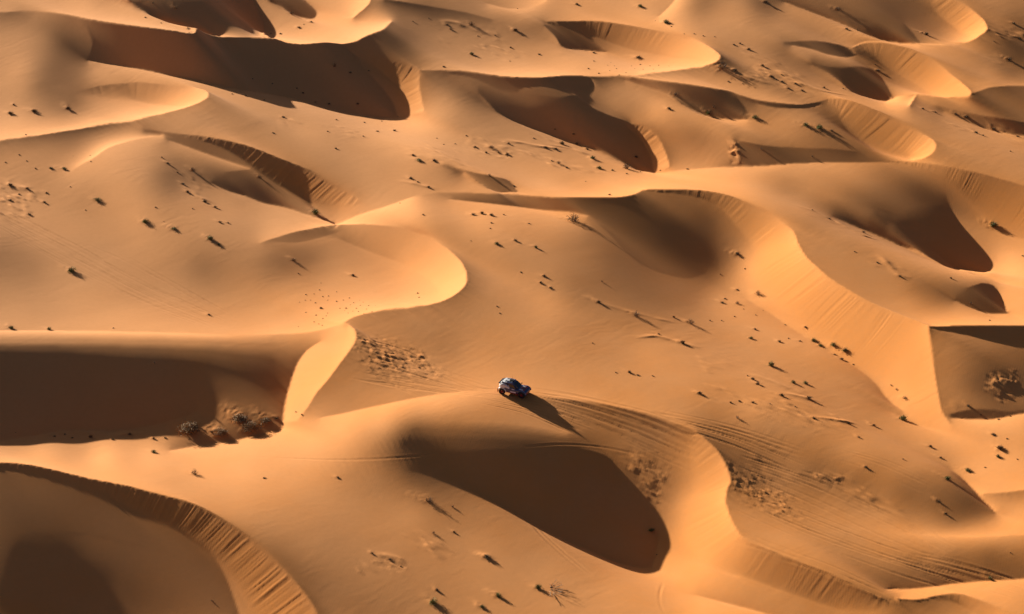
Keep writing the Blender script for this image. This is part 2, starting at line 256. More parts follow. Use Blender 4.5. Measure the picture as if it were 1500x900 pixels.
def tone_map():
    acc = np.zeros((NV, NU)); wt = np.zeros((NV, NU))
    slip_t = np.zeros((NV, NU)); slip_w = np.zeros((NV, NU)); slip_s = np.full((NV, NU), -1.0); slip_d = np.zeros((NV, NU)); slip_k = np.zeros((NV, NU))
    def put(u, v, t):
        i = ((u-U0)/RES).astype(int); j = ((v-V0)/RES).astype(int)
        ok = (i >= 0) & (i < NU) & (j >= 0) & (j < NV)
        np.add.at(acc, (j[ok], i[ok]), t[ok]); np.add.at(wt, (j[ok], i[ok]), 1.0)
    off = 0.85*RES
    for pts, A, B, slip, side in CUR:
        S, par = spline(pts, .6)
        tg = np.gradient(S, axis=0); tg /= np.maximum(1e-6, np.hypot(tg[:, 0], tg[:, 1]))[:, None]
        na = np.stack([tg[:, 1], -tg[:, 0]], 1)
        if A is not None: put(S[:, 0]+na[:, 0]*off, S[:, 1]+na[:, 1]*off, vals(A, len(pts), par))
        if B is not None: put(S[:, 0]-na[:, 0]*off, S[:, 1]-na[:, 1]*off, vals(B, len(pts), par))
    cw = wt > 0
    tone = np.where(cw, acc/np.maximum(wt, 1e-9), 0)
    hw = cw.copy(); ht = tone.copy()
    for u, v, t in HNT:
        i = (u-U0)/RES; j = (v-V0)/RES; r = 6.0
        i0, i1, j0, j1 = int(i-r), int(i+r)+1, int(j-r), int(j+r)+1
        for jj in range(max(0, j0), min(NV, j1)):
            for ii in range(max(0, i0), min(NU, i1)):
                if (ii-i)**2+(jj-j)**2 < r*r and not cw[jj, ii]: ht[jj, ii] = t; hw[jj, ii] = True
    # frame well outside the picture relaxes to plain sand
    ring = np.zeros((NV, NU), bool); ring[:3] = ring[-3:] = True; ring[:, :3] = ring[:, -3:] = True
    ring &= ~hw; ht[ring] = 146; hw |= ring
    T = diffuse(ht, hw.astype(float), 60)
    fix = cw; fv = tone[cw]
    for _ in range(130):                      # release the hints, keep the lines
        p = np.pad(T, 1, mode='edge'); T = .25*(p[:-2, 1:-1]+p[2:, 1:-1]+p[1:-1, :-2]+p[1:-1, 2:]); T[fix] = fv
    # slip faces: fall line runs away from the crest
    for pts, A, B, slip, side in CUR:
        if slip is None: continue
        S, par = spline(pts, .7)
        tg = np.gradient(S, axis=0); tg /= np.maximum(1e-6, np.hypot(tg[:, 0], tg[:, 1]))[:, None]
        nb = np.stack([-tg[:, 1], tg[:, 0]], 1)
        dep = np.arcsin(np.clip(math.sin(DEP)+(S[:, 1]-CY)/FPX*math.cos(DEP), .2, .8)); sd = np.sin(dep)
        wx = tg[:, 0]; wy = -tg[:, 1]/sd                     # crest direction on the ground
        L = np.hypot(wx, wy); wx, wy = wx/L, wy/L
        fx, fy = wy, -wx                                     # to the B side, horizontally
        k = 15                                               # smooth the fall direction
        ker = np.ones(k)/k
        fx = np.convolve(np.pad(fx, k//2, mode='edge'), ker, 'valid'); fy = np.convolve(np.pad(fy, k//2, mode='edge'), ker, 'valid')
        L = np.hypot(fx, fy); fx, fy = fx/L, fy/L
        iu, iv = fx, -fy*sd                                  # image direction of the fall line on flat ground
        # falling 0.6 m per m also drops in the picture
        iv = iv+0.55*np.cos(dep)
        L = np.hypot(iu, iv); iu, iv = iu/L, iv/L
        fall_t = fx*TH[0]+fy*TH[1]
        wd = vals(slip, len(pts), par)
        arc = np.concatenate([[0], np.cumsum(np.hypot(*(np.diff(S, axis=0).T)))])
        for d in np.arange(1.0, wd.max(), 0.8):
            m = wd > d
            u = S[m, 0]+iu[m]*d; v = S[m, 1]+iv[m]*d
            i = ((u-U0)/RES).astype(int); j = ((v-V0)/RES).astype(int)
            ok = (i >= 0) & (i < NU) & (j >= 0) & (j < NV); i, j = i[ok], j[ok]
            f = 1-(d/wd[m][ok])**2
            better = f > slip_w[j, i]
            i, j = i[better], j[better]
            slip_w[j, i] = f[better]; slip_t[j, i] = fall_t[m][ok][better]; slip_s[j, i] = arc[m][ok][better]; slip_d[j, i] = d/wd[m][ok][better]; slip_k[j, i] = side
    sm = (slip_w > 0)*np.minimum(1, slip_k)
    for _ in range(220):  # widen past the slip faces, so hollows take the painted bounce tint
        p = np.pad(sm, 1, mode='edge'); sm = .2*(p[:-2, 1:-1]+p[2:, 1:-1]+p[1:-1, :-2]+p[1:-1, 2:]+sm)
    return T, slip_t, slip_w, slip_s, slip_d, slip_k, sm
def bil(img, u, v):
    x = np.clip((u-U0)/RES-.5, 0, NU-1.001); y = np.clip((v-V0)/RES-.5, 0, NV-1.001)
    i = x.astype(int); j = y.astype(int); a = x-i; b = y-j
    return (img[j, i]*(1-a)+img[j, i+1]*a)*(1-b)+(img[j+1, i]*(1-a)+img[j+1, i+1]*a)*b
def near(img, u, v):
    i = np.clip(((u-U0)/RES).astype(int), 0, NU-1); j = np.clip(((v-V0)/RES).astype(int), 0, NV-1)
    return img[j, i]
# ---- relief from the survey
GX0, GX1, GY0, GY1 = -128.0, 128.0, 262.0, 582.0
def k_of(T):
    k = ((np.maximum(T, 50)/153.0)**2.7-.05)/.95
    return np.where(T < 50, (T-50)/100.0, k)
def upsample(z, shape):
    h, w = shape; H, W = z.shape
    def ax(n, N):
        p = np.clip(np.linspace(0, N-1, n), 0, N-1.0001); i = p.astype(int); return i, p-i
    j, b = ax(h, H); i, a = ax(w, W)
    r = z[j]*(1-b)[:, None]+z[np.minimum(j+1, H-1)]*b[:, None]
    return r[:, i]*(1-a)+r[:, np.minimum(i+1, W-1)]*a
def grid(h):
    nx = int(round((GX1-GX0)/h))+1; ny = int(round((GY1-GY0)/h))+1
    return np.linspace(GX0, GX1, nx), np.linspace(GY0, GY1, ny)
def cellgrad(z, h):
    a, b, c, d = z[:-1, :-1], z[:-1, 1:], z[1:, :-1], z[1:, 1:]
    return (b+d-a-c)/(2*h), (c+d-a-b)/(2*h)
def cellgrad_T(gx, gy, h, shape):
    o = np.zeros(shape); k = 1/(2*h)
    o[:-1, :-1] += (-gx-gy)*k; o[:-1, 1:] += (gx-gy)*k; o[1:, :-1] += (-gx+gy)*k; o[1:, 1:] += (gx+gy)*k
    return o
def lap(z):
    p = np.pad(z, 1, mode='edge'); return p[:-2, 1:-1]+p[2:, 1:-1]+p[1:-1, :-2]+p[1:-1, 2:]-4*z
AL, BE, GA = 0.012, 0.002, 2e-6
def relief(maps, levels, verbose=False):
    T, st, sw = maps[:3]
    z = None; te = math.tan(SUN_E)
    for h, outer, cg in levels:
        xs, ys = grid(h); shape = (len(ys), len(xs))
        z = np.zeros(shape) if z is None else upsample(z, shape)
        X, Y = np.meshgrid((xs[:-1]+xs[1:])/2, (ys[:-1]+ys[1:])/2)
        for it in range(outer):
            zc = (z[:-1, :-1]+z[1:, :-1]+z[:-1, 1:]+z[1:, 1:])/4
            u, v = project(X, Y, zc)
            k = k_of(bil(T, u, v))
            gx, gy = cellgrad(z, h)
            nrm = np.sqrt(1+np.minimum(gx*gx+gy*gy, .45))
            g = np.clip(te*(k*nrm*np.where(k < 0, 1, 1)-1), -.56, .56)
            w = np.ones_like(g)
            s_w = near(sw, u, v); s_t = near(st, u, v)
            tt = -s_t*np.sqrt(np.maximum(.36-g*g, .05)); tw = AL+.35*s_w
            inside = (u > U0) & (u < U1) & (v > V0) & (v < V1)
            w = np.where(inside, w, .2); g = np.where(inside, g, 0); tw = np.where(inside, tw, .02)
            tt = np.where(s_w > 0, tt, 0)
            be = BE/(h*h)
            def op(q):
                a, b = cellgrad(q, h)
                dl = (a*LH[0]+b*LH[1])*w; dt = (a*TH[0]+b*TH[1])*tw
                r = cellgrad_T(dl*LH[0]+dt*TH[0], dl*LH[1]+dt*TH[1], h, q.shape)
                return r+be*lap(lap(q))+GA*q
            wg = w*g; wt = tw*tt
            rhs = cellgrad_T(wg*LH[0]+wt*TH[0], wg*LH[1]+wt*TH[1], h, shape)
            r = rhs-op(z); p = r.copy(); rs = (r*r).sum()
            for i in range(cg):
                q = op(p); al = rs/(p*q).sum(); z += al*p; r -= al*q
                rn = (r*r).sum(); p = r+rn/rs*p; rs = rn
            if verbose: print(h, it, 'rng %.2f %.2f res %.3g' % (z.min(), z.max(), math.sqrt(rs/z.size)))
    return z, h
LEVELS = [(4, 4, 200), (2, 4, 200), (1, 3, 150), (.5, 2, 100), (.25, 1, 60)]
STX, STY = .16, .2; SKYS = .05; EXPO = 1.22; FLUTE = .021; SANDR = (-200, -40)
import bpy, bmesh, random, zlib
from mathutils import Vector, Matrix
scene = bpy.context.scene
COL = scene.collection
maps = tone_map()
ZR, HR = relief(maps, LEVELS)
# ---- the sheet: dense where the picture looks, stretching out to the horizon
def axis(a, b, st, lo, hi):
    mid = np.linspace(a, b, int(round((b-a)/st))+1)
    def grow(n0, lim):
        out = []; s = st; q = n0
        while q < lim: s *= 1.25; s = min(s, 120); q += s; out.append(q)
        return np.array(out)
    r = grow(b, hi); l = -grow(-a, -lo)[::-1]
    return np.concatenate([l, mid, r])
xs = axis(-102, 102, STX, -2600, 2600); ys = axis(284, 562, STY, -900, 5200)
def vnoise(x, y, seed=0):
    """smooth value noise on numpy arrays"""
    xi = np.floor(x); yi = np.floor(y); fx = x-xi; fy = y-yi
    fx = fx*fx*fx*(fx*(fx*6-15)+10); fy = fy*fy*fy*(fy*(fy*6-15)+10)
    xi = xi.astype(np.int64); yi = yi.astype(np.int64)
    def hsh(a, b):
        n = (a*374761393+b*668265263+seed*1442695041) & 0x7fffffff
        n = ((n ^ (n >> 13))*1274126177) & 0x7fffffff
        n = ((n ^ (n >> 15))*1103515245) & 0x7fffffff
        return ((n ^ (n >> 16)) & 0xffff)/65535.0*2-1
    return (hsh(xi, yi)*(1-fx)+hsh(xi+1, yi)*fx)*(1-fy)+(hsh(xi, yi+1)*(1-fx)+hsh(xi+1, yi+1)*fx)*fy
def fbm(x, y, o=4, seed=0):
    s = 0; a = 1.0
    for i in range(o): s = s+a*vnoise(x*2**i+17.3*i, y*2**i-9.1*i, seed+i*7); a *= .5
    return s
def cubic(z, fx, fy):
    """Catmull-Rom sampling on the separable axes fx, fy (grid units)"""
    def w(f):
        i = np.clip(np.floor(f).astype(int), 1, None); t = f-i
        return i, [(-t+2*t*t-t**3)/2, (2-5*t*t+3*t**3)/2, (t+4*t*t-3*t**3)/2, (-t*t+t**3)/2]
    H, W = z.shape
    i, wi = w(np.clip(fy, 1, H-2.01)); r = sum(z[np.clip(i+k-1, 0, H-1)]*wi[k][:, None] for k in range(4))
    j, wj = w(np.clip(fx, 1, W-2.01)); return sum(r[:, np.clip(j+k-1, 0, W-1)]*wj[k] for k in range(4))
XX, YY = np.meshgrid(xs, ys)
Z = cubic(ZR, (xs-GX0)/HR, (ys-GY0)/HR)
ex = np.maximum(0, np.abs(XX)-104)/60; ey = np.maximum(0, np.maximum(283-YY, YY-566))/60
far = np.clip(np.hypot(ex, ey), 0, 1); far = far*far*(3-2*far)
qa = (XX*LH[0]+YY*LH[1]); qb = (XX*TH[0]+YY*TH[1])
roll = 10*(1-np.abs(vnoise(qa/70+.35*fbm(qb/90, qa/160, 2, 5), qb/110, 3)))+4*vnoise(qa/35, qb/50, 11)-7
Z = Z*(1-far)+roll*far
# ---- shrubs seen in the photograph: u, v, width in pixels; g green leafy, d dry dark tuft, t bare twigs, b big hummock bush
SHRUBS = """224 5 6 d,258 13 12 t,213 26 6 d,236 34 7 d,277 48 5 d,397 49 5 d,411 50 8 d,438 41 12 d,456 33 12 d,445 36 5 d,427 21 10 t,
370 116 6 d,399 123 6 d,444 137 12 d,482 153 12 d,435 130 5 d,462 150 8 d,490 98 12 t,20 154 10 d,15 167 16 d,50 164 17 d,100 160 18 d,38 198 6 d,
340 138 5 d,360 141 7 d,387 147 7 d,415 172 10 d,400 195 7 d,480 193 9 d,493 176 8 d,492 218 9 d,107 229 4 d,132 228 6 d,133 237 5 d,28 227 6 d,39 236 5 d,8 238 7 d,52 247 6 d,75 247 9 g,94 248 12 g,
15 272 18 d,40 277 12 d,28 285 8 d,103 274 7 d,143 294 16 g,68 283 10 d,15 294 10 d,65 297 11 d,237 231 7 d,246 240 12 d,260 253 8 d,282 250 12 t,268 270 10 d,275 282 12 d,300 296 12 d,380 260 10 t,
513 107 8 d,540 104 8 d,524 153 10 d,583 171 5 d,534 180 9 d,553 193 10 d,578 192 10 d,532 200 7 d,559 178 5 d,
605 32 6 d,628 27 6 d,655 37 12 d,690 37 12 t,660 43 8 d,755 45 12 d,700 53 6 d,725 52 7 d,748 70 9 d,790 80 8 d,747 90 6 d,691 80 12 g,650 98 8 d,845 7 10 d,758 13 5 d,
938 10 14 g,976 34 14 g,960 31 5 d,983 39 6 d,935 85 16 d,938 95 8 d,870 78 10 d,870 90 8 d,862 101 7 d,877 108 9 d,
890 96 4 d,895 92 4 d,900 97 4 d,903 101 4 d,893 104 4 d,907 110 4 d,925 97 4 d,930 101 4 d,942 102 4 d,952 97 4 d,957 102 4 d,965 96 4 d,980 97 4 d,917 107 4 d,
840 197 8 d,932 231 10 d,813 190 6 d,640 203 6 d,650 212 8 d,667 211 7 d,696 216 9 d,712 224 8 d,720 217 12 t,745 211 14 d,730 224 10 d,743 227 12 d,782 203 7 d,800 217 13 d,814 219 13 d,823 211 13 d,845 212 12 d,860 219 13 d,868 232 13 g,808 236 9 d,818 240 9 t,830 246 8 d,878 247 12 g,897 250 9 g,918 247 16 t,918 255 7 d,938 252 6 d,967 250 6 d,858 266 5 d,
605 228 13 d,614 236 13 g,636 236 12 d,602 262 12 d,612 267 10 d,628 275 13 d,586 298 7 d,683 199 5 d,717 258 10 t,753 273 8 d,980 160 12 d,990 140 13 t,893 286 8 d,
1002 50 5 d,1017 50 5 d,1030 53 6 d,1047 54 7 d,1075 66 8 d,1084 64 8 d,1097 73 10 d,1117 97 10 d,1058 101 28 t,1076 104 14 d,1088 123 5 d,1067 120 8 d,1130 113 12 d,1145 120 11 d,1155 130 12 d,1165 123 10 d,1175 133 12 d,1207 129 10 d,1235 130 8 d,1145 110 8 d,
1122 4 15 d,1135 13 5 d,1227 14 10 t,1240 43 12 d,1256 45 8 d,1280 52 8 d,1357 51 16 d,1038 167 14 g,1046 158 8 t,1106 173 15 g,1180 184 18 g,1200 188 13 g,1218 192 10 d,1115 219 6 t,1190 230 8 t,1007 248 8 d,
1352 160 10 d,1370 165 10 d,1400 168 12 d,1415 172 13 d,1455 190 12 d,1430 195 14 d,1440 199 8 d,1480 222 6 d,1478 88 18 d,1485 35 10 d,1493 57 13 d,1456 61 5 d,1490 200 8 d,1286 104 12 d,1282 95 6 d,
43 315 12 d,125 308 8 d,213 326 17 g,240 325 5 d,255 336 17 g,228 304 6 d,282 306 9 d,315 304 12 d,322 326 12 d,334 327 11 d,308 351 16 g,320 359 10 g,105 398 18 g,430 382 12 t,437 401 5 d,306 462 11 d,16 481 17 g,72 483 10 g,166 481 8 d,226 532 6 t,462 313 14 g,
470 415 4 d,468 425 5 d,448 432 5 d,460 431 5 d,473 435 5 d,481 434 5 d,455 440 5 d,462 444 5 d,447 440 4 d,439 443 4 d,470 452 9 d,480 440 4 d,493 428 4 d,493 442 5 d,498 452 5 d,448 458 4 d,480 459 5 d,478 463 4 d,463 462 5 d,473 467 5 d,460 472 4 d,467 475 5 d,472 477 4 d,437 479 3 d,
503 440 5 d,507 452 5 d,512 437 4 d,513 447 5 d,518 444 4 d,522 452 5 d,525 457 4 d,528 448 5 d,532 443 4 d,537 453 4 d,540 448 4 d,545 457 4 d,550 448 3 d,505 455 4 d,510 459 4 d,517 456 4 d,533 460 3 d,527 440 4 d,
517 404 14 d,612 430 7 d,614 436 7 d,620 315 7 d,693 315 13 d,706 313 12 d,720 316 12 d,738 315 8 d,720 327 8 d,775 328 10 d,718 335 5 d,728 358 11 g,755 353 10 d,785 363 11 g,690 353 5 d,840 324 26 t,763 399 8 d,797 405 10 d,792 415 10 d,806 422 12 d,877 443 15 d,882 413 8 t,932 463 15 t,987 465 9 d,965 490 10 d,1000 503 18 d,868 503 6 d,902 546 6 d,922 546 12 d,934 550 8 d,728 449 6 d,732 459 6 d,956 551 6 d,
1080 373 18 d,1055 402 6 d,1091 394 5 d,1080 425 10 d,1110 432 13 t,1062 438 10 d,1058 444 13 d,1080 445 10 t,1089 453 5 d,1076 464 5 d,1107 462 6 t,1118 455 4 d,1040 470 9 d,1057 470 6 d,1012 474 15 t,1106 483 13 d,1100 496 13 g,1142 501 12 d,1180 480 10 d,1150 476 5 d,1155 496 6 d,1172 500 10 d,1192 500 14 g,1202 507 15 g,1221 507 14 g,1237 515 14 g,1223 520 10 d,1233 527 14 d,1250 534 8 d,1130 536 13 g,1095 551 6 d,1103 556 12 d,1110 563 14 d,1162 561 14 g,1180 562 10 g,1025 577 15 d,1070 590 7 d,1083 588 8 d,1103 590 10 d,1128 592 8 d,1145 580 18 d,1185 584 16 d,1165 596 8 d,1305 565 8 t,1313 571 8 t,1325 584 14 t,
1215 321 10 d,1265 341 12 d,1252 369 6 d,1190 308 9 d,1318 405 10 d,1285 385 9 d,1393 408 8 d,1455 332 18 g,1450 470 8 d,1422 445 7 t,1498 375 8 d,1418 595 10 d,
1080 613 8 t,1192 613 10 d,1243 621 17 d,1217 615 6 d,1280 624 15 d,1323 615 17 g,1258 641 10 d,1363 655 12 d,1378 671 13 d,1465 658 20 d,1455 637 12 d,1475 643 7 d,1462 670 10 g,1490 673 5 d,1443 685 7 d,1418 690 19 g,1388 702 20 g,1323 673 5 t,1268 685 10 d,1375 735 12 d,1385 753 10 d,1450 848 13 g,1480 810 8 d,1463 615 10 d,1480 610 7 d,1437 608 5 d,
80 640 12 d,95 637 11 d,106 642 11 d,133 641 13 d,165 644 10 d,190 637 18 d,225 643 11 d,242 642 8 d,275 631 32 b,310 634 10 d,323 637 28 b,352 616 26 b,368 629 30 b,388 618 20 b,405 614 14 d,225 663 13 g,285 695 18 t,387 701 9 d,495 700 11 d,310 880 8 d,433 604 6 t,442 608 5 t,23 634 6 d,
628 735 24 t,663 743 8 t,635 782 8 t,665 780 10 d,545 811 11 d,571 820 16 d,587 830 8 d,713 817 22 d,640 865 11 d,635 884 17 g,730 874 18 g,706 890 15 g,788 862 17 g,955 778 13 g,962 813 6 d"""
SH = [(float(a), float(b), float(c), k) for a, b, c, k in (q.split() for q in SHRUBS.replace('\n', '').split(','))]
RS = np.random.RandomState(7)
def pxm(x, y, z): return FPX/(y*math.cos(DEP)-(z-CAMH)*math.sin(DEP))
# ---- where a picture point meets the ground
xd = np.nonzero((xs > -101.9) & (xs < 101.9))[0]; yd = np.nonzero((ys > 284.1) & (ys < 561.9))[0]
X0, Y0, I0, J0 = xs[xd[0]], ys[yd[0]], xd[0], yd[0]
def hz(x, y):
    fx = np.clip((np.asarray(x, float)-X0)/STX, 0, len(xd)-2.001); fy = np.clip((np.asarray(y, float)-Y0)/STY, 0, len(yd)-2.001)
    i = fx.astype(int); j = fy.astype(int); a = fx-i; b = fy-j; i = i+I0; j = j+J0
    return (Z[j, i]*(1-a)+Z[j, i+1]*a)*(1-b)+(Z[j+1, i]*(1-a)+Z[j+1, i+1]*a)*b
def hit(u, v):
    """first ground point on the sight line, vectorised"""
    u = np.asarray(u, float); v = np.asarray(v, float)
    zz = np.linspace(14, -12, 261); out = np.full(u.shape, -12.0); done = np.zeros(u.shape, bool)
    prev = None
    for z in zz:
        x, y = unproject(u, v, z); d = z-hz(x, y)
        new = (~done) & (d <= 0)
        if prev is not None:
            t = np.where(new, prev/np.maximum(prev-d, 1e-6), 0)
            out = np.where(new, z+.1*(1-t), out)
        done |= new; prev = d
    x, y = unproject(u, v, out); return x, y, hz(x, y)
def stamp(x, y, r):
    i0 = max(0, np.searchsorted(xs, x-r)); i1 = np.searchsorted(xs, x+r); j0 = max(0, np.searchsorted(ys, y-r)); j1 = np.searchsorted(ys, y+r)
    return slice(j0, j1), slice(i0, i1)
Uo, Vo = project(XX, YY, Z)
inpic = (YY > 280) & (YY < 566) & (np.abs(XX) < 103)
# avalanche flutes down the slip faces
sw = np.where(inpic, near(maps[2], Uo, Vo), 0); mk_ = (maps[3] >= 0).astype(float); sa = bil(maps[3]*mk_, Uo, Vo)/np.maximum(bil(mk_, Uo, Vo), .05); sdd = near(maps[4], Uo, Vo); stn = near(maps[5], Uo, Vo)
def n1(s, seed): return vnoise(s, s*0+.37, seed)
warp = 2.2*vnoise(XX/3, YY/3, 40)
warp *= .6; fl = n1((sa+warp)/2.3, 41)+.55*n1((sa+warp*1.4)/1.5, 42)+.5*n1((sa+warp)/7, 43)
patch = np.clip(.45+.8*n1(sa/32, 44)+.6*vnoise(XX/4, YY/6, 45), .08, 1.3); patch = np.where(stn > 1.6, np.maximum(patch, .65), patch)
env = np.where(sw > 0, np.minimum(1, sdd/.06)*np.clip((1-sdd)/.45, 0, 1), 0)
Z = Z+FLUTE*fl*patch*env*stn
# colour of slipped sand, spread over hollows to paint in warm bounced light
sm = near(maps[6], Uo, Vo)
SLIP_BOUNCE = np.where(inpic, sm, 0)
del sw, sa, sdd, warp, fl, patch, env, stn
# slow swells and drift texture everywhere
tn = np.where(inpic, bil(maps[0], Uo, Vo), 130); tn = np.clip((tn-75)/70, .08, 1)*(1-.75*SLIP_BOUNCE)   # ripples live on the windward sand
Z = Z+.03*vnoise(qa/11, qb/24, 69)*tn+tn*(.007*vnoise(qa/2.6+.5*vnoise(qb/5, qa/6, 60), qb/6.5, 61)+.012*vnoise(qa/9+.6*vnoise(XX/30, YY/30, 64), XX/26, 62)+.0055*vnoise(qa/.6+vnoise(qb/3, qa/2, 66), qb/2.6, 65)*(.6+.6*vnoise(XX/9, YY/9, 67))+.0025*vnoise(XX/.3, YY/.35, 68))
# churned ground where wheels dug in
def inpoly(u, v, P, soft):
    d = np.full(u.shape, 1e9); ins = np.zeros(u.shape, bool)
    n = len(P)
    for i in range(n):
        (x1, y1), (x2, y2) = P[i], P[(i+1) % n]
        t = np.clip(((u-x1)*(x2-x1)+(v-y1)*(y2-y1))/((x2-x1)**2+(y2-y1)**2), 0, 1)
        d = np.minimum(d, np.hypot(u-x1-t*(x2-x1), v-y1-t*(y2-y1)))
        c = ((y1 > v) != (y2 > v)) & (u < (x2-x1)*(v-y1)/((y2-y1) if y2 != y1 else 1e-9)+x1)
        ins ^= c
    return np.where(ins, np.minimum(1, d/soft), 0)
CHURN = [([(514,482),(565,486),(625,508),(665,548),(640,565),(560,562),(528,545),(508,515)], 30, .075, .34), ([(520,490),(545,492),(560,502),(540,512),(522,505)], 9, .08, .4), ([(598,508),(620,512),(633,540),(622,545),(606,525)], 8, .10, .45),
         ([(1064,668),(1095,676),(1140,700),(1190,740),(1180,775),(1120,765),(1082,745),(1066,718)], 32, .06, .36), ([(1066,672),(1082,684),(1090,706),(1075,722),(1066,700)], 10, .085, .42), ([(1180,690),(1240,695),(1235,710),(1200,708)], 9, .09, .4),
         ([(1445,545),(1490,538),(1496,580),(1465,595),(1440,575)], 20, .12, .5), ([(1062,206),(1082,206),(1085,240),(1070,242)], 8, .16, .7),
         ([(895,665),(930,650),(985,680),(980,740),(955,765),(935,720)], 18, .05, .5), ([(560,810),(590,815),(600,835),(570,842),(540,825)], 10, .06, .5)]
for P, soft, amp, sc in CHURN:
    A = np.array(P, float); x, y, z_ = hit(A[:, 0], A[:, 1])
    js, is_ = slice(np.searchsorted(ys, y.min()-6), np.searchsorted(ys, y.max()+6)), slice(np.searchsorted(xs, x.min()-3), np.searchsorted(xs, x.max()+3))
    uu, vv = project(XX[js, is_], YY[js, is_], Z[js, is_])
    m = inpoly(uu, vv, P, soft)
    nz = fbm(qa[js, is_]/(sc*3.2)+.6*vnoise(qb[js, is_]/1.5, qa[js, is_]/1.5, 71), qb[js, is_]/sc, 3, 70)
    Z[js, is_] += amp*m*np.where(nz > 0, nz*1.3, nz*.8)
# low streaky drifts on the windward slopes, drawn out along the wind
STREAK = [([(570,190),(700,195),(800,190),(920,235),(960,262),(800,262),(640,250),(570,215)], .05), ([(1090,70),(1200,95),(1260,140),(1180,145),(1080,120),(1055,95)], .055), ([(620,20),(760,40),(860,90),(760,100),(640,70)], .045), ([(-20,255),(60,258),(95,290),(80,325),(-20,330)], .06),
          ([(1000,500),(1100,530),(1220,580),(1300,640),(1180,640),(1020,590)], .03), ([(1270,375),(1330,380),(1340,412),(1270,405)], .04), ([(1160,295),(1300,345),(1290,362),(1170,318)], .04), ([(225,225),(300,240),(330,310),(260,300)], .04), ([(1350,150),(1520,180),(1520,225),(1380,190)], .05),
          ([(520,790),(640,770),(690,790),(620,850),(520,845)], .04), ([(1330,560),(1500,530),(1510,600),(1400,605)], .05), ([(1340,805),(1510,795),(1510,845),(1380,850)], .04), ([(1040,640),(1250,690),(1400,760),(1300,770),(1100,700)], .03), ([(1200,-10),(1300,45),(1250,50),(1160,10)], .05), ([(400,140),(560,175),(540,215),(400,190)], .035), ([(1400,40),(1520,30),(1520,110),(1440,100)], .05), ([(680,300),(760,310),(800,345),(720,350)], .03), ([(60,630),(240,615),(260,650),(80,655)], .06)]
for P, amp in STREAK:
    A = np.array(P, float); x, y, z_ = hit(A[:, 0], A[:, 1])
    js, is_ = slice(np.searchsorted(ys, y.min()-4), np.searchsorted(ys, y.max()+4)), slice(np.searchsorted(xs, x.min()-3), np.searchsorted(xs, x.max()+3))
    uu, vv = project(XX[js, is_], YY[js, is_], Z[js, is_])
    m = inpoly(uu, vv, P, 26)
    a_, b_ = qa[js, is_], qb[js, is_]
    n_ = vnoise(a_/3.2+.5*vnoise(b_/2, a_/4, 80), b_/.75, 81)+.6*vnoise(a_/1.5, b_/.45, 82)
    gate = np.clip(vnoise(a_/9, b_/4, 83)*2.2+.15, 0, 1)
    Z[js, is_] += 1.7*amp*m*gate*np.where(n_ > 0, n_*1.3, n_*.4)
# wind ripples on the dune shoulder left of the basin
P = [(400,610),(560,600),(680,640),(640,700),(480,730),(380,690)]
A = np.array(P, float); x, y, z_ = hit(A[:, 0], A[:, 1])
js, is_ = slice(np.searchsorted(ys, y.min()-4), np.searchsorted(ys, y.max()+4)), slice(np.searchsorted(xs, x.min()-3), np.searchsorted(xs, x.max()+3))
uu, vv = project(XX[js, is_], YY[js, is_], Z[js, is_]); m = inpoly(uu, vv, P, 40)
Z[js, is_] += .006*m*np.sin(2*math.pi*(XX[js, is_]*.9+YY[js, is_]*.45)/.95+2.5*vnoise(XX[js, is_]/1.8, YY[js, is_]/1.8, 90)+4*vnoise(XX[js, is_]/7, YY[js, is_]/7, 91))*(.6+.5*vnoise(XX[js, is_]/2.5, YY[js, is_]/2.5, 92))
# wheel tracks
def track(pts, depth=.07, wid=.2, twin=1.9, gap=0.0, seed=0):
    S, par = spline(pts, 1.0)
    x, y, z_ = hit(S[:, 0], S[:, 1])
    k = 25 if len(x) > 60 else 9
    ker = np.hanning(k+2)[1:-1]; ker /= ker.sum()
    x = np.convolve(np.pad(x, k//2, mode='edge'), ker, 'valid'); y = np.convolve(np.pad(y, k//2, mode='edge'), ker, 'valid')
    L = np.concatenate([[0], np.cumsum(np.hypot(np.diff(x), np.diff(y)))])
    q = np.arange(0, L[-1], .12); x = np.interp(q, L, x); y = np.interp(q, L, y)
    tx, ty = np.gradient(x), np.gradient(y); l = np.maximum(1e-6, np.hypot(tx, ty)); nx, ny = -ty/l, tx/l
    for sgn in ((-.5, .5) if twin else (0,)):
        xx = x+nx*sgn*twin; yy = y+ny*sgn*twin
        fade = np.minimum(1, np.minimum(q, q[-1]-q)/3.0)*(.6+.3*vnoise(q/4, q*0+sgn, seed+5)+.15*vnoise(q/.6, q*0+sgn, seed+6))
        if gap: fade = fade*np.clip(.5+1.2*vnoise(q/7, q*0+sgn*3, seed+9)+.5-gap, 0, 1)
        D = {}
        for a, b, f in zip(xx, yy, fade):
            if abs(a) > 100 or not 285 < b < 560: continue
            js, is_ = stamp(a, b, wid*2.6)
            r2 = ((XX[js, is_]-a)**2+(YY[js, is_]-b)**2)/(wid*wid)
            TR[js, is_] = np.minimum(TR[js, is_], -depth*f*np.exp(-r2))
            BM[js, is_] = np.maximum(BM[js, is_], .45*depth*f*np.exp(-r2/3.6))
TR = np.zeros_like(Z); BM = np.zeros_like(Z)
def bundle(a, b, n, seed=0, dk=1.0, **kw):
    r = random.Random(seed)
    for i in range(n):
        t = (i+.5+r.uniform(-.4, .4))/n; j = r.uniform(-.12, .12)
        P = [(p[0]*(1-t)+q[0]*t, p[1]*(1-t)+q[1]*t+j*abs(q[1]-p[1])) for p, q in zip(a, b)]
        track(P, seed=seed*31+i, depth=dk*r.uniform(.08, .18), wid=r.uniform(.15, .22), twin=r.choice([0, 1.9]), gap=r.uniform(0, .45), **kw)
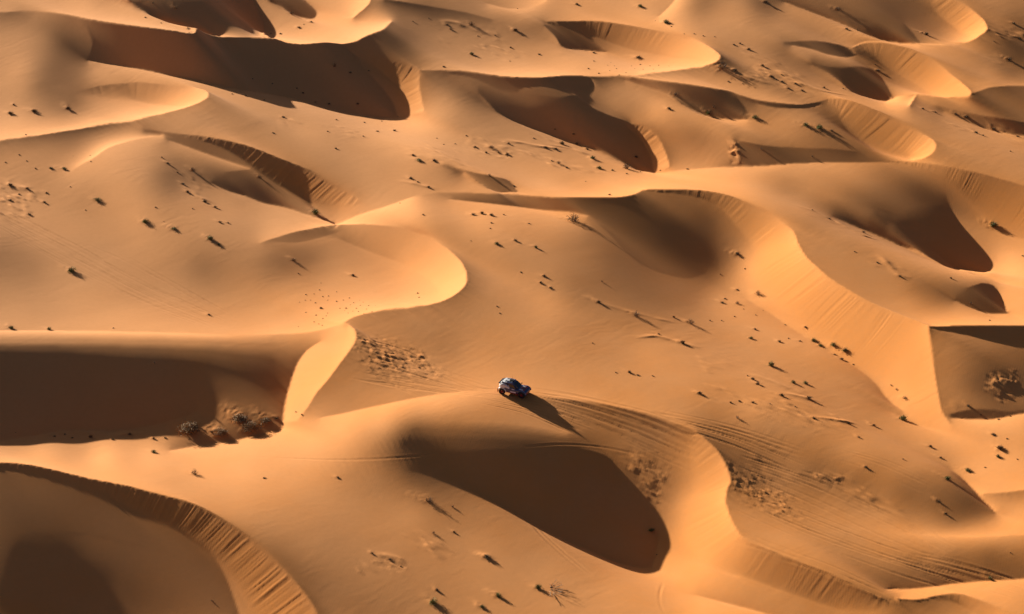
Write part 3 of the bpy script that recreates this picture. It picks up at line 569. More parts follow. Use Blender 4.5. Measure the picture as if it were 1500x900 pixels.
bundle([(530,490),(590,512),(650,545),(700,566),(730,574)], [(525,560),(580,566),(640,574),(690,578),(732,579)], 12, 1, 1.2)
bundle([(522,530),(560,560),(600,585)], [(530,515),(600,548),(660,572)], 7, 2, 1.2)
bundle([(765,569),(830,577),(900,592),(965,610),(1030,640)], [(770,590),(820,606),(890,632),(950,660),(1020,690)], 14, 3, 1.15)
bundle([(690,590),(760,605),(840,640)], [(720,580),(800,598),(880,625)], 5, 4, 1.3)
bundle([(950,600),(1060,622),(1180,658)], [(980,622),(1080,655),(1180,700)], 8, 5)
bundle([(1080,655),(1200,690),(1300,735),(1400,790)], [(1075,690),(1180,735),(1290,785),(1400,830)], 8, 6)
bundle([(1230,655),(1300,675),(1380,710)], [(1230,668),(1290,688),(1360,720)], 4, 7)
bundle([(1075,700),(1180,745),(1310,795),(1500,850)], [(1075,740),(1160,780),(1300,830),(1420,868)], 8, 8)
bundle([(1330,805),(1420,820),(1520,850)], [(1320,820),(1420,850),(1500,875)], 5, 9)
bundle([(1068,772),(1130,805),(1210,832),(1300,872)], [(1080,785),(1130,802),(1220,838),(1310,876)], 3, 10)
bundle([(-5,300),(100,352),(220,418),(330,470)], [(-5,335),(80,385),(200,445),(320,488)], 12, 11)
bundle([(100,345),(180,380),(260,428)], [(200,385),(260,420),(350,470)], 3, 12)
track([(350,668),(430,672),(500,674),(580,671),(650,664)], .08, .2, 0, 0, 21)
track([(765,655),(820,651),(880,655),(945,668)], .08, .2, 0, 0, 22)
track([(775,762),(800,788),(830,815),(868,846)], .10, .22, .7, 0, 23)
track([(972,850),(966,872),(968,888),(978,905)], .08, .2, 0, 0, 24)
track([(630,540),(665,553),(700,562)], .1, .25, 1.9, 0, 25)
track([(515,548),(580,562),(650,571),(705,573),(752,577)], .13, .2, 1.86, 0, 26)
# low drift ridges
def ridge(pts, hgt, wid, seed=0):
    S, par = spline(pts, 1.0); x, y, z_ = hit(S[:, 0], S[:, 1])
    L = np.concatenate([[0], np.cumsum(np.hypot(np.diff(x), np.diff(y)))]); q = np.arange(0, L[-1], .25); x = np.interp(q, L, x); y = np.interp(q, L, y)
    f = np.minimum(1, np.minimum(q, q[-1]-q)/2.5)*(.55+.45*vnoise(q/2.2, q*0, seed))
    ox = .35*vnoise(q/3, q*0+5, seed+1)
    for a, b, w in zip(x+ox, y+ox, f):
        js, is_ = stamp(a, b, wid*3); da = (XX[js, is_]-a)*LH[0]+(YY[js, is_]-b)*LH[1]; r2 = (XX[js, is_]-a)**2+(YY[js, is_]-b)**2
        np.maximum(BM[js, is_], hgt*w*np.exp(-r2/(wid*wid)*np.where(da > 0, 3.0, .7)), out=BM[js, is_])
for i_, P in enumerate([[(858,432),(885,445),(935,460),(990,474)], [(930,495),(962,494),(1000,503),(1040,516)], [(1090,545),(1130,560),(1190,586)], [(1140,574),(1172,582),(1210,592)], [(1165,300),(1215,320),(1265,345),(1290,353)], [(598,224),(625,232),(662,249)], [(588,264),(620,273),(642,279)], [(690,813),(712,817),(725,828)], [(546,812),(570,818),(592,829)], [(1190,610),(1243,620),(1270,630)], [(1285,375),(1320,402),(1335,410)], [(1050,98),(1085,110),(1130,125)], [(1150,112),(1200,132),(1250,142)], [(740,205),(780,212),(830,222)], [(800,210),(850,222),(880,240)], [(640,30),(680,38),(720,50)], [(60,640),(110,634),(160,640)], [(160,640),(195,635),(235,640)], [(10,272),(40,278),(60,288)], [(262,270),(285,285),(315,300)]]): ridge(P, .16, .5, 200+i_)
Z = Z+TR+BM; del TR, BM
# sand heaped round the plants, tailing off
su = np.array([s[0] for s in SH]); sv = np.array([s[1] for s in SH])
hx, hy, hzz = hit(su, sv)
SW = []
for n_, (u, v, s, k) in enumerate(SH):
    wm = s/pxm(hx[n_], hy[n_], hzz[n_])*{'g': .85, 'd': .62, 't': .85, 'b': .95}[k]; SW.append(wm)
    if s < 10: continue
    hgt = min(.3, .035*wm+.01)*RS.uniform(.7, 1.3)*(1.5 if k == 'd' else 1)
    ox, oy = hx[n_]-LH[0]*.35*wm, hy[n_]-LH[1]*.35*wm
    js, is_ = stamp(ox, oy, wm*4)
    ang = RS.uniform(-.35, .35); cx_, sx_ = math.cos(ang), math.sin(ang)
    a = (XX[js, is_]-ox)*LH[0]+(YY[js, is_]-oy)*LH[1]; b = (XX[js, is_]-ox)*TH[0]+(YY[js, is_]-oy)*TH[1]
    a, b = a*cx_-b*sx_, a*sx_+b*cx_
    up = np.where(a < 0, np.exp(-(a/(1.25*wm))**2), np.exp(-(a/(.42*wm))**2))
    Z[js, is_] += hgt*up*np.exp(-(b/(.45*wm))**2)*(1+.5*vnoise(XX[js, is_]*2.2, YY[js, is_]*2.2, n_))
# ---- mesh
def sheet(name, X, Y, Zs, mat):
    h, w = X.shape
    me = bpy.data.meshes.new(name)
    me.vertices.add(h*w); me.vertices.foreach_set('co', np.stack([X, Y, Zs], 2).astype(np.float32).ravel())
    i = np.arange(h*w).reshape(h, w)
    q = np.stack([i[:-1, :-1], i[:-1, 1:], i[1:, 1:], i[1:, :-1]], 2).reshape(-1, 4)
    n = len(q)
    me.loops.add(n*4); me.polygons.add(n)
    me.loops.foreach_set('vertex_index', q.astype(np.int32).ravel())
    me.polygons.foreach_set('loop_start', np.arange(0, n*4, 4, dtype=np.int32))
    me.polygons.foreach_set('use_smooth', np.ones(n, bool))
    me.update(calc_edges=True)
    o = bpy.data.objects.new(name, me); COL.objects.link(o); me.materials.append(mat)
    return o
class NT:
    def __init__(s, name):
        s.m = bpy.data.materials.new(name); s.m.use_nodes = True; s.t = s.m.node_tree; s.t.nodes.clear()
        s.out = s.t.nodes.new('ShaderNodeOutputMaterial'); s.b = s.t.nodes.new('ShaderNodeBsdfPrincipled')
        s.t.links.new(s.b.outputs[0], s.out.inputs[0])
    def n(s, typ, **kw):
        nd = s.t.nodes.new(typ)
        for k, v in kw.items():
            if k in nd.inputs: nd.inputs[k].default_value = v
            else: setattr(nd, k, v)
        return nd
    def l(s, a, b): s.t.links.new(a, b)
    def mix(s, fac, a, b, bt='MIX'):
        nd = s.t.nodes.new('ShaderNodeMix'); nd.data_type = 'RGBA'; nd.blend_type = bt
        for q, sock in ((fac, 0), (a, 6), (b, 7)):
            if hasattr(q, 'is_output'): s.l(q, nd.inputs[sock])
            elif sock == 0: nd.inputs[0].default_value = q
            else: nd.inputs[sock].default_value = (*q, 1)
        return nd.outputs[2]
    def noise(s, scale, detail=3, rough=.5, vec=None, dist=0):
        nd = s.n('ShaderNodeTexNoise', Scale=scale, Detail=detail, Roughness=rough, Distortion=dist)
        if vec is not None: s.l(vec, nd.inputs['Vector'])
        return nd.outputs['Fac']
    def ramp(s, v, a, b, c=0.0, d=1.0):
        nd = s.n('ShaderNodeMapRange'); nd.inputs[1].default_value = a; nd.inputs[2].default_value = b; nd.inputs[3].default_value = c; nd.inputs[4].default_value = d
        s.l(v, nd.inputs[0]); return nd.outputs[0]
    def pos(s, rot=0, sc=(1, 1, 1)):
        g = s.n('ShaderNodeNewGeometry'); mp = s.n('ShaderNodeMapping'); mp.inputs['Rotation'].default_value = (0, 0, rot); mp.inputs['Scale'].default_value = sc
        s.l(g.outputs['Position'], mp.inputs[0]); return mp.outputs[0]
    def attr(s, name): return s.n('ShaderNodeAttribute', attribute_name=name).outputs['Fac']
def sand_material():
    k = NT('sand'); b = k.b
    b.inputs['Roughness'].default_value = 1; b.inputs['Specular IOR Level'].default_value = .1
    sx = k.n('ShaderNodeSeparateXYZ'); k.l(k.pos(math.radians(38)), sx.inputs[0])           # paler coarse sand upwind, redder sand downwind
    md = k.n('ShaderNodeMath', operation='MULTIPLY_ADD'); k.l(k.noise(.018, 4, .55, k.pos()), md.inputs[0]); md.inputs[1].default_value = 260; k.l(sx.outputs['X'], md.inputs[2])
    c = k.mix(k.ramp(md.outputs[0], SANDR[0], SANDR[1]), (.67, .303, .114), (.71, .265, .064))
    c = k.mix(k.ramp(k.noise(.12, 4, .6, k.pos()), .35, .7, 0, .35), c, (.71, .325, .122))
    c = k.mix(k.attr('slip'), c, (.72, .268, .062))  # slip sand orange, with the hollows' bounced warmth painted in
    c = k.mix(k.ramp(k.noise(1.3, 5, .6, k.pos()), .3, .7, 0, .25), c, (.57, .25, .085))
    k.l(c, b.inputs['Base Color'])
    # wind ripples, across the wind, and grain
    rp = k.n('ShaderNodeTexWave', Scale=1.1, Distortion=5.0, Detail=3.0); rp.inputs['Detail Scale'].default_value = .6
    k.l(k.pos(math.radians(35), (1, .35, 1)), rp.inputs[0])
    b1 = k.n('ShaderNodeBump', Strength=.06, Distance=.02); k.l(rp.outputs['Fac'], b1.inputs['Height'])
    b2 = k.n('ShaderNodeBump', Strength=.12, Distance=.05); k.l(k.noise(2.2, 6, .65, k.pos()), b2.inputs['Height']); k.l(b1.outputs[0], b2.inputs['Normal'])
    k.l(b2.outputs[0], b.inputs['Normal'])
    return k.m
SAND = sand_material()
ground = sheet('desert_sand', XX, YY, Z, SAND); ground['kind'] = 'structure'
at = ground.data.attributes.new('slip', 'FLOAT', 'POINT'); at.data.foreach_set('value', SLIP_BOUNCE.astype(np.float32).ravel())
# ---- camera, sun, sky
cam = bpy.data.cameras.new('camera'); co = bpy.data.objects.new('camera', cam); COL.objects.link(co); scene.camera = co
co.location = (0, 0, CAMH); co.rotation_euler = (math.pi/2-DEP, 0, 0)
cam.sensor_width = 36; cam.lens = FPX/1500*36; cam.clip_end = 9000; cam.clip_start = 1
sun = bpy.data.lights.new('sun', 'SUN'); so = bpy.data.objects.new('sun', sun); COL.objects.link(so)
sun.energy = 5; sun.angle = math.radians(.5); sun.color = (1, .94, .82)
dv = Vector((LH[0]*math.cos(SUN_E), LH[1]*math.cos(SUN_E), -math.sin(SUN_E)))
so.rotation_euler = dv.to_track_quat('-Z', 'Y').to_euler(); so.location = (-60, 500, 120)
w = bpy.data.worlds.new('World'); scene.world = w; w.use_nodes = True; wt = w.node_tree; wt.nodes.clear()
sky = wt.nodes.new('ShaderNodeTexSky'); sky.sky_type = 'NISHITA'; sky.sun_disc = False; sky.sun_elevation = SUN_E; sky.air_density = .2; sky.dust_density = .8; sky.ozone_density = 0
sky.sun_rotation = math.atan2(-LH[0], -LH[1])
bg = wt.nodes.new('ShaderNodeBackground'); bg.inputs[1].default_value = SKYS
wo = wt.nodes.new('ShaderNodeOutputWorld'); wt.links.new(sky.outputs[0], bg.inputs[0]); wt.links.new(bg.outputs[0], wo.inputs[0])
scene.view_settings.view_transform = 'Standard'; scene.view_settings.look = 'None'; scene.view_settings.gamma = 1; scene.view_settings.exposure = EXPO
scene.render.engine = 'CYCLES'; scene.cycles.max_bounces = 8; scene.cycles.diffuse_bounces = 4
# ---- objects
def mat(name, col, rough=.6, metal=0, spec=.4, vary=.25, scale=6, coat=0):
    k = NT(name); b = k.b
    b.inputs['Roughness'].default_value = rough; b.inputs['Metallic'].default_value = metal; b.inputs['Specular IOR Level'].default_value = spec; b.inputs['Coat Weight'].default_value = coat
    tc = k.n('ShaderNodeTexCoord')
    k.l(k.mix(k.ramp(k.noise(scale, 4, .6, tc.outputs['Object']), .3, .7), tuple(c*(1-vary) for c in col), tuple(min(1, c*(1+vary)) for c in col)), b.inputs['Base Color'])
    return k.m
def link(name, bm, mats, parent=None, smooth=False):
    me = bpy.data.meshes.new(name); bm.normal_update(); bm.to_mesh(me); bm.free()
    for m in mats if isinstance(mats, (list, tuple)) else [mats]: me.materials.append(m)
    if smooth: me.polygons.foreach_set('use_smooth', [True]*len(me.polygons))
    o = bpy.data.objects.new(name, me); COL.objects.link(o); o.parent = parent
    return o
def copy_tree(o, parent=None):
    c = o.copy(); COL.objects.link(c); c.parent = parent
    for ch in list(o.children): copy_tree(ch, c)
    return c
M_GREEN = mat('shrub_leaf', (.14, .19, .035), .8, vary=.5, scale=9)
M_OLIVE = mat('dusty_leaf', (.18, .15, .055), .85, vary=.5, scale=9)
M_STEM = mat('dry_stem', (.16, .10, .052), .9, vary=.4, scale=9)
M_PALE = mat('bleached_twig', (.36, .23, .125), .9, vary=.3, scale=9)
def blade(bm, p, q, w, mi, bend=0.0):
    p, q = Vector(p), Vector(q); d = q-p
    s = d.cross(Vector((random.uniform(-1, 1), random.uniform(-1, 1), random.uniform(-.3, 1)))); s = s.normalized()*w if s.length > 1e-6 else Vector((w, 0, 0))
    m = p+d*.55+Vector((0, 0, bend)); 
    v = [bm.verts.new(p-s*.6), bm.verts.new(p+s*.6), bm.verts.new(m+s*.8), bm.verts.new(q), bm.verts.new(m-s*.8)]
    f = bm.faces.new((v[0], v[1], v[2], v[4])); g = bm.faces.new((v[4], v[2], v[3])); f.material_index = g.material_index = mi
def leaf(bm, c, r, mi):
    a = Vector((random.gauss(0, 1), random.gauss(0, 1), random.gauss(0, 1))).normalized(); b = a.orthogonal().normalized(); n = a.cross(b)
    v = [bm.verts.new(Vector(c)+b*r), bm.verts.new(Vector(c)+n*r*.45), bm.verts.new(Vector(c)-b*r), bm.verts.new(Vector(c)-n*r*.45)]
    f = bm.faces.new(v); f.material_index = mi
def shrub(kind, seed):
    """stems and leaves of one plant about 1 m across, two bmeshes"""
    random.seed(seed); st = bmesh.new(); lf = bmesh.new()
    R = random
    lobes = [(R.uniform(-.22, .22), R.uniform(-.22, .22), R.uniform(.18, .34)) for _ in range({'g': 5, 'd': 3, 't': 3, 'b': 8}[kind])]
    H = {'g': .55, 'd': .42, 't': .62, 'b': .62}[kind]
    ns = {'g': 60, 'd': 60, 't': 34, 'b': 90}[kind]
    for i in range(ns):
        a = R.uniform(0, 2*math.pi); t = R.random()**.6; r = .5*t*R.uniform(.7, 1.15); h = H*math.sqrt(max(.03, 1-t*t*.9))*R.uniform(.55, 1.1)
        p0 = (.1*math.cos(a)*R.random(), .1*math.sin(a)*R.random(), -.06); p1 = (r*math.cos(a), r*math.sin(a), h)
        blade(st, p0, p1, {'g': .018, 'd': .026, 't': .014, 'b': .014}[kind], 0, R.uniform(.0, .06))
        if kind in 'tb':
            for q in range(3):
                m = [p0[k]+(p1[k]-p0[k])*R.uniform(.4, .9) for k in range(3)]
                blade(st, m, (m[0]+R.uniform(-.16, .16), m[1]+R.uniform(-.16, .16), max(.02, m[2]+R.uniform(-.03, .16))), .010, 0)
    nl = {'g': 330, 'd': 110, 't': 30, 'b': 620}[kind]
    for i in range(nl):
        lx, ly, lr = R.choice(lobes)
        d = Vector((R.gauss(0, 1), R.gauss(0, 1), abs(R.gauss(0, 1)))).normalized()*lr*R.uniform(.55, 1.12)
        leaf(lf, (lx+d.x, ly+d.y, max(-.02, d.z*H/.38)), R.uniform(.025, .06), 0)
    return st, lf
NAMEK = {'g': ('green_shrub', 'green leafy shrub', 'shrub'), 'd': ('dry_tuft', 'dark dry tuft', 'tuft'), 't': ('bare_bush', 'bare twiggy bush', 'bush'), 'b': ('hummock_bush', 'bushy brown scrub on a hummock', 'bush')}
M_SCRUB = mat('brown_scrub', (.26, .17, .075), .9, vary=.5, scale=9)
LEAFM = {'g': M_GREEN, 'd': M_OLIVE, 't': M_OLIVE, 'b': M_SCRUB}
STEMM = {'g': M_STEM, 'd': M_STEM, 't': M_STEM, 'b': M_PALE}
SEEDS = [(280, 25, 'in the shaded hollow along the top edge at left'), (430, 40, 'in the sunlit hollow left of the top centre'), (440, 140, 'in the long shadow under the upper left crest'), (30, 165, 'beside the small pale bowl at upper left'), (400, 170, 'below the long shadow at upper left'), (85, 238, 'under the little ridge at the left edge'), (35, 280, 'on the rough drifts at the left edge'), (265, 255, 'on the dune flank left of the shaded hollow'), (143, 294, 'in the orange dip near the left edge'), (380, 260, 'in the shadow of the second left dune'),
 (550, 180, 'at the foot of the upper left slip face'), (520, 115, 'inside the shadow by the upper left slip face'), (680, 50, 'on the top centre dune back'), (690, 90, 'on the slope under the top centre dune'), (940, 90, 'on the floor of the top centre bowl'), (968, 25, 'on the ridge at top right of centre'), (865, 95, 'at the mouth of the top centre bowl'), (850, 200, 'in the shadow right of the top centre'), (655, 210, 'on the gentle rise above the centre left'), (740, 222, 'on the rough slope above the centre'), (860, 230, 'along the lower edge of the upper centre shadow'), (610, 236, 'on the left drift above the centre'), (610, 275, 'on the bare drift behind the round bowl'), (740, 265, 'by the small shadow above the centre'), (985, 150, 'on the dune shoulder right of the upper shadow'), (890, 286, 'on the crest above the centre'),
 (1045, 55, 'in a row above the pale bowl tip'), (1085, 70, 'on the slope right of the pale bowl'), (1067, 105, 'at the tip of the pale bowl'), (1155, 120, 'on the streaky slope at upper right'), (1125, 8, 'on the top edge right of centre'), (1250, 45, 'on the dark slope by the upper right bowl'), (1357, 51, 'inside the upper right bowl'), (1075, 165, 'in the hollow right of the upper centre'), (1195, 187, 'on the mound right of the upper centre'), (1170, 224, 'in the shaded trough above the right crest'), (1007, 248, 'on the bright crest right of centre'), (1390, 168, 'on the ridge near the right edge'), (1455, 195, 'on the slope by the upper right edge'), (1480, 45, 'at the upper right edge'), (1280, 100, 'by the small shadow at upper right'),
 (120, 310, 'on the smooth plain near the left edge'), (240, 330, 'on the plain left of the round bowl'), (322, 326, 'behind the plain left of the bowl'), (320, 355, 'left of the round bowl with long shadow'), (105, 398, 'beside the wheel tracks at left'), (432, 390, 'at the left mouth of the round bowl'), (306, 462, 'on the tracks below the left plain'), (60, 482, 'on the crest above the left shadow'), (226, 532, 'inside the big left shadow'), (462, 313, 'in the shaded corner above the round bowl'), (490, 450, 'on the floor of the round bowl'), (517, 404, 'on the slope of the round bowl wall'), (612, 432, 'under the bright rim of the round bowl'),
 (710, 318, 'on the rise behind the round bowl'), (755, 355, 'on the slope right of the round bowl'), (840, 324, 'at the left edge of the centre shadow'), (790, 410, 'on the long slope above the car'), (880, 443, 'on the bare slope above and right of the car'), (980, 490, 'on the drift ridge right of the car'), (920, 547, 'on the plain just right of the car'), (730, 454, 'on the smooth slope above the car'), (870, 503, 'alone above the car'),
 (1080, 373, 'in the orange hollow of the centre right bowl'), (1070, 440, 'at the foot of the long slip face top'), (1020, 475, 'on the flat left of the slip foot'), (1103, 490, 'on the flat below the slip foot cluster'), (1165, 490, 'where the long slip face meets flat sand'), (1220, 512, 'in the green line under the slip face'), (1130, 545, 'on the open slope below the long slip face'), (1025, 577, 'on the slope far right of the car'), (1095, 590, 'on the slope above the right hand tracks'), (1165, 585, 'on the drifts below the long slip face'), (1315, 575, 'near the lower end of the slip face'), (1260, 345, 'on the dune back right of the slip crest'), (1320, 400, 'on the scratched patch of the right dune'), (1455, 332, 'on the slip face at the right edge'), (1440, 460, 'in the small shadow near the right edge'), (1495, 375, 'in the bright gap at the right edge'), (1418, 595, 'beside the rough dark patch at right'),
 (1190, 613, 'by the tracks right of the car dune'), (1245, 622, 'on the middle slope right of the tracks'), (1323, 615, 'in the valley at the slip face end'), (1260, 650, 'over the track bundle at right'), (1370, 662, 'on the slope edge at lower right'), (1465, 650, 'in the pale valley at the right edge'), (1405, 695, 'at the dune tip at lower right'), (1378, 745, 'on the shaded dune at lower right'), (1460, 830, 'on the shaded slope at bottom right'), (1465, 610, 'under the low ridge at right edge'),
 (150, 640, 'along the lip below the big left shadow'), (335, 628, 'in the hollow below the left slip face'), (225, 663, 'on the bright ridge at lower left'), (285, 695, 'on the bright slope at lower left'), (388, 701, 'on the pale slope left of the basin'), (495, 700, 'on the slope left of the dark basin'), (310, 880, 'inside the bottom left bowl'), (437, 606, 'on the foot of the left slip face'), (23, 634, 'at the left end of the big shadow'), (628, 735, 'left under the dark basin'), (650, 780, 'on the rough sand under the basin'), (570, 820, 'on the drift patch at bottom centre'), (713, 817, 'on the drift hump at bottom centre'), (680, 882, 'on the sand at the bottom edge'), (790, 862, 'near the bottom edge right of centre'), (958, 790, 'in the corner of the dark basin')]
SD = np.array([(a, b*1.6) for a, b, c in SEEDS])
ORD = ['first', 'second', 'third', 'fourth', 'fifth', 'sixth', 'seventh', 'eighth', 'ninth', 'tenth', 'eleventh', 'twelfth', 'thirteenth', 'fourteenth', 'fifteenth', 'sixteenth', 'seventeenth', 'eighteenth', 'nineteenth', 'twentieth']
reg = [int(np.argmin((SD[:, 0]-u)**2+(SD[:, 1]-v*1.6)**2)) for u, v, s, k in SH]
def sizeof(s, k): return 0 if s <= 7 else (1 if s < 15 else 2)
SZ = ['tiny', 'medium', 'large']
fam = {}
for n_, (u, v, s, k) in enumerate(SH): fam.setdefault((reg[n_], k, sizeof(s, k)), []).append(n_)
proto = {}
def shrub_proto(kind, var, detailed):
    key = (kind, var, detailed)
    if key in proto: return proto[key], False
    st, lf = shrub(kind, 100+ord(kind)*7+var)
    nm = NAMEK[kind][0]
    if detailed:
        root = bpy.data.objects.new(nm, None); COL.objects.link(root)
        link('stems', st, STEMM[kind], root); link('foliage', lf, LEAFM[kind], root)
    else:
        for f in lf.faces: f.material_index = 1
        tmp = bpy.data.meshes.new('plant'); lf.to_mesh(tmp); st.from_mesh(tmp); lf.free(); bpy.data.meshes.remove(tmp)
        root = link(nm, st, [STEMM[kind], LEAFM[kind]])
    proto[key] = root; return root, True
for key, idx in fam.items():
    r_, k, sz = key; ph = SEEDS[r_][2]; base = NAMEK[k][1]
    idx.sort(key=lambda q: SH[q][0])
    for pos_, n_ in enumerate(idx):
        u, v, s, kk = SH[n_]
        o, new = shrub_proto(k, n_ % 5, s >= 12)
        if not new: o = copy_tree(o)
        x, y = hx[n_], hy[n_]; w = SW[n_]
        sc = w*random.Random(n_).uniform(.7, 1.3)
        o.location = (x, y, float(hz(x, y))-.01); o.rotation_euler = (0, 0, random.Random(n_+9).uniform(0, 6.28)); o.scale = (sc, sc, sc*random.Random(n_+5).uniform(.7, 1.15)*(.62 if k == 'b' else 1))
        if len(idx) == 1: lab = '%s %s %s' % (SZ[sz], base, ph)
        elif sz == 0: lab = '%s %s, one of a few %s' % (SZ[sz], base, ph)
        else: lab = '%s %s, %s from left, %s' % (SZ[sz], base, ORD[pos_], ph)
        w_ = lab.split()
        if len(w_) > 15: lab = lab.replace(' on a hummock', '').replace(', one of a few', '')
        o['label'] = lab; o['category'] = NAMEK[k][2]
        o['group'] = {'g': 'green shrubs on the sand', 'd': 'dry tufts scattered over the dunes', 't': 'bare bushes on the dunes', 'b': 'scrub in the hollow'}[k] if not (sz == 0 and len(idx) > 1) else '%s %ss %s' % (SZ[sz], base, ph)
# the sprawling dead bush near the bottom edge
x, y, z_ = [float(q[0]) for q in hit(np.array([818.0]), np.array([866.0]))]
random.seed(4); bm = bmesh.new()
def limb(bm, p, d, r, ln, lev):
    q = p+d*ln; n = 5
    a = d.orthogonal().normalized(); b = d.cross(a)
    r2 = r*.6
    v0 = [bm.verts.new(p+(a*math.cos(t*2*math.pi/n)+b*math.sin(t*2*math.pi/n))*r) for t in range(n)]
    v1 = [bm.verts.new(q+(a*math.cos(t*2*math.pi/n)+b*math.sin(t*2*math.pi/n))*r2) for t in range(n)]
    for i in range(n): bm.faces.new((v0[i], v0[(i+1) % n], v1[(i+1) % n], v1[i]))
    bm.faces.new(v1)
    if lev:
        for i in range(3):
            e = (d+Vector((random.uniform(-.6, .6), random.uniform(-.6, .6), random.uniform(-.25, .3)))).normalized()
            limb(bm, q-d*ln*.05, e, r2, ln*random.uniform(.55, .85), lev-1)
for i in range(8):
    a = math.radians(random.uniform(-65, 60)); d = Vector((math.cos(a), math.sin(a), random.uniform(.05, .3))).normalized()
    limb(bm, Vector((-1.4, .2, -.02)), d, .04, random.uniform(.7, 1.15), 2)
o = link('dead_branches', bm, M_PALE); o.location = (x, y, z_-.02); o['label'] = 'sprawling bleached dead branches fanned over sand beside a green shrub'; o['category'] = 'branches'
# ---- the rally car
M_NAVY = mat('navy_paint', (.035, .06, .15), .28, vary=.2, coat=.5); M_WHITE = mat('silver_white_paint', (.62, .62, .63), .3, vary=.12, coat=.4)
M_RED = mat('red_paint', (.42, .018, .03), .35, vary=.2, coat=.3); M_BLACK = mat('carbon_black', (.016, .016, .018), .5)
M_GLASS = mat('dark_glass', (.012, .018, .026), .06, spec=.8, vary=.1); M_TYRE = mat('dusty_rubber', (.035, .024, .02), .9)
M_RIM = mat('red_rim', (.25, .012, .025), .45); M_LAMP = mat('lamp_lens', (.75, .78, .8), .1, vary=.05); M_PINK = mat('pale_lettering', (.8, .7, .72), .4, vary=.2, scale=4); M_BLUE = mat('light_blue_paint', (.12, .22, .42), .3, coat=.4)
def box(bm, x0, x1, y0, y1, z0, z1, mi=0, bev=0.02, taper=1.0):
    r = bmesh.ops.create_cube(bm, size=1); vs = r['verts']
    for v in vs:
        t = taper if v.co.z > 0 else 1
        v.co = Vector(((x0+x1)/2+v.co.x*(x1-x0)*t, (y0+y1)/2+v.co.y*(y1-y0)*t, (z0+z1)/2+v.co.z*(z1-z0)))
    es = list({e for v in vs for e in v.link_edges})
    if bev: 
        g = bmesh.ops.bevel(bm, geom=es, offset=bev, segments=2, affect='EDGES', profile=.6)
        for f in g['faces']: f.material_index = mi
    for f in {f for v in vs if v.is_valid for f in v.link_faces}: f.material_index = mi
def loft(bm, secs, mi=lambda i, j: 0, caps=True):
    rows = [[bm.verts.new(p) for p in s] for s in secs]
    for i in range(len(rows)-1):
        for j in range(len(rows[0])-1):
            f = bm.faces.new((rows[i][j], rows[i][j+1], rows[i+1][j+1], rows[i+1][j])); f.material_index = mi(i, j)
    if caps:
        f = bm.faces.new(rows[0][::-1]); f.material_index = mi(0, 0); f = bm.faces.new(rows[-1]); f.material_index = mi(len(rows)-2, 0)
WB, RW, TRK = 1.52, .47, .93
def arch(x, base, top):
    z = base
    for c in (-WB, WB):
        d = abs(x-c)
        if d < .66: z = max(z, base+(top-base)*math.sqrt(max(0, 1-(d/.66)**2)))
    return z
car = bpy.data.objects.new('rally_car', None); COL.objects.link(car)
car['label'] = 'navy, white and red off-road rally car driving over the dune crest'; car['category'] = 'car'
# lower body shell: x, half width, shoulder height, deck height
ST = [(-2.12, .66, 1.12, 1.20), (-2.0, .84, 1.22, 1.50), (-1.75, .98, 1.28, 1.64), (-1.52, 1.02, 1.30, 1.70), (-1.25, 1.02, 1.28, 1.72), (-.95, .98, 1.20, 1.66), (-.6, .95, 1.10, 1.50), (-.2, .94, 1.05, 1.30), (.2, .94, 1.04, 1.22), (.6, .95, 1.05, 1.16), (.9, .98, 1.08, 1.16), (1.2, 1.01, 1.08, 1.15), (1.52, 1.02, 1.05, 1.12), (1.8, .99, .99, 1.05), (2.02, .88, .90, .97), (2.16, .66, .80, .86)]
N = 48
xsn = np.linspace(-2.12, 2.16, N); A_ = np.array(ST)
secs = []
for x in xsn:
    hw, sh, dk = [float(np.interp(x, A_[:, 0], A_[:, i])) for i in (1, 2, 3)]
    bt = arch(x, .46 if abs(x) < 1.9 else .62, .98)
    half = [(hw*.97, bt), (hw, bt+(sh-bt)*.45), (hw, sh), (hw*.965, sh+(dk-sh)*.7), (hw*.84, dk), (hw*.4, dk+.02)]
    secs.append([(x, -y, z) for y, z in half]+[(x, 0, half[-1][1]+.01)]+[(x, y, z) for y, z in reversed(half)])
def bodymi(i, j):
    x = xsn[i]; j = min(j, 11-j)
    if x < -1.15: return 1 if j >= 1 else 0
    if x < -.45: return 1 if j >= 2 else 0
    if -.1 < x < .4 and j == 2: return 1
    if x > 1.0: return 2 if j >= 4 and x < 1.75 else (0 if j >= 2 else (4 if j == 1 and x > 1.9 else 0))
    return 0 if j != 0 else 0
bm = bmesh.new(); loft(bm, secs, bodymi); link('body', bm, [M_NAVY, M_WHITE, M_RED, M_BLUE, M_RED], car)
# chassis tub and skid plate
bm = bmesh.new(); box(bm, -1.95, 1.95, -.62, .62, .42, 1.0, 0, .05); link('chassis', bm, M_BLACK, car)
bm = bmesh.new(); box(bm, 1.5, 2.14, -.45, .45, .36, .44, 0, .02); link('skid_plate', bm, M_BLACK, car)
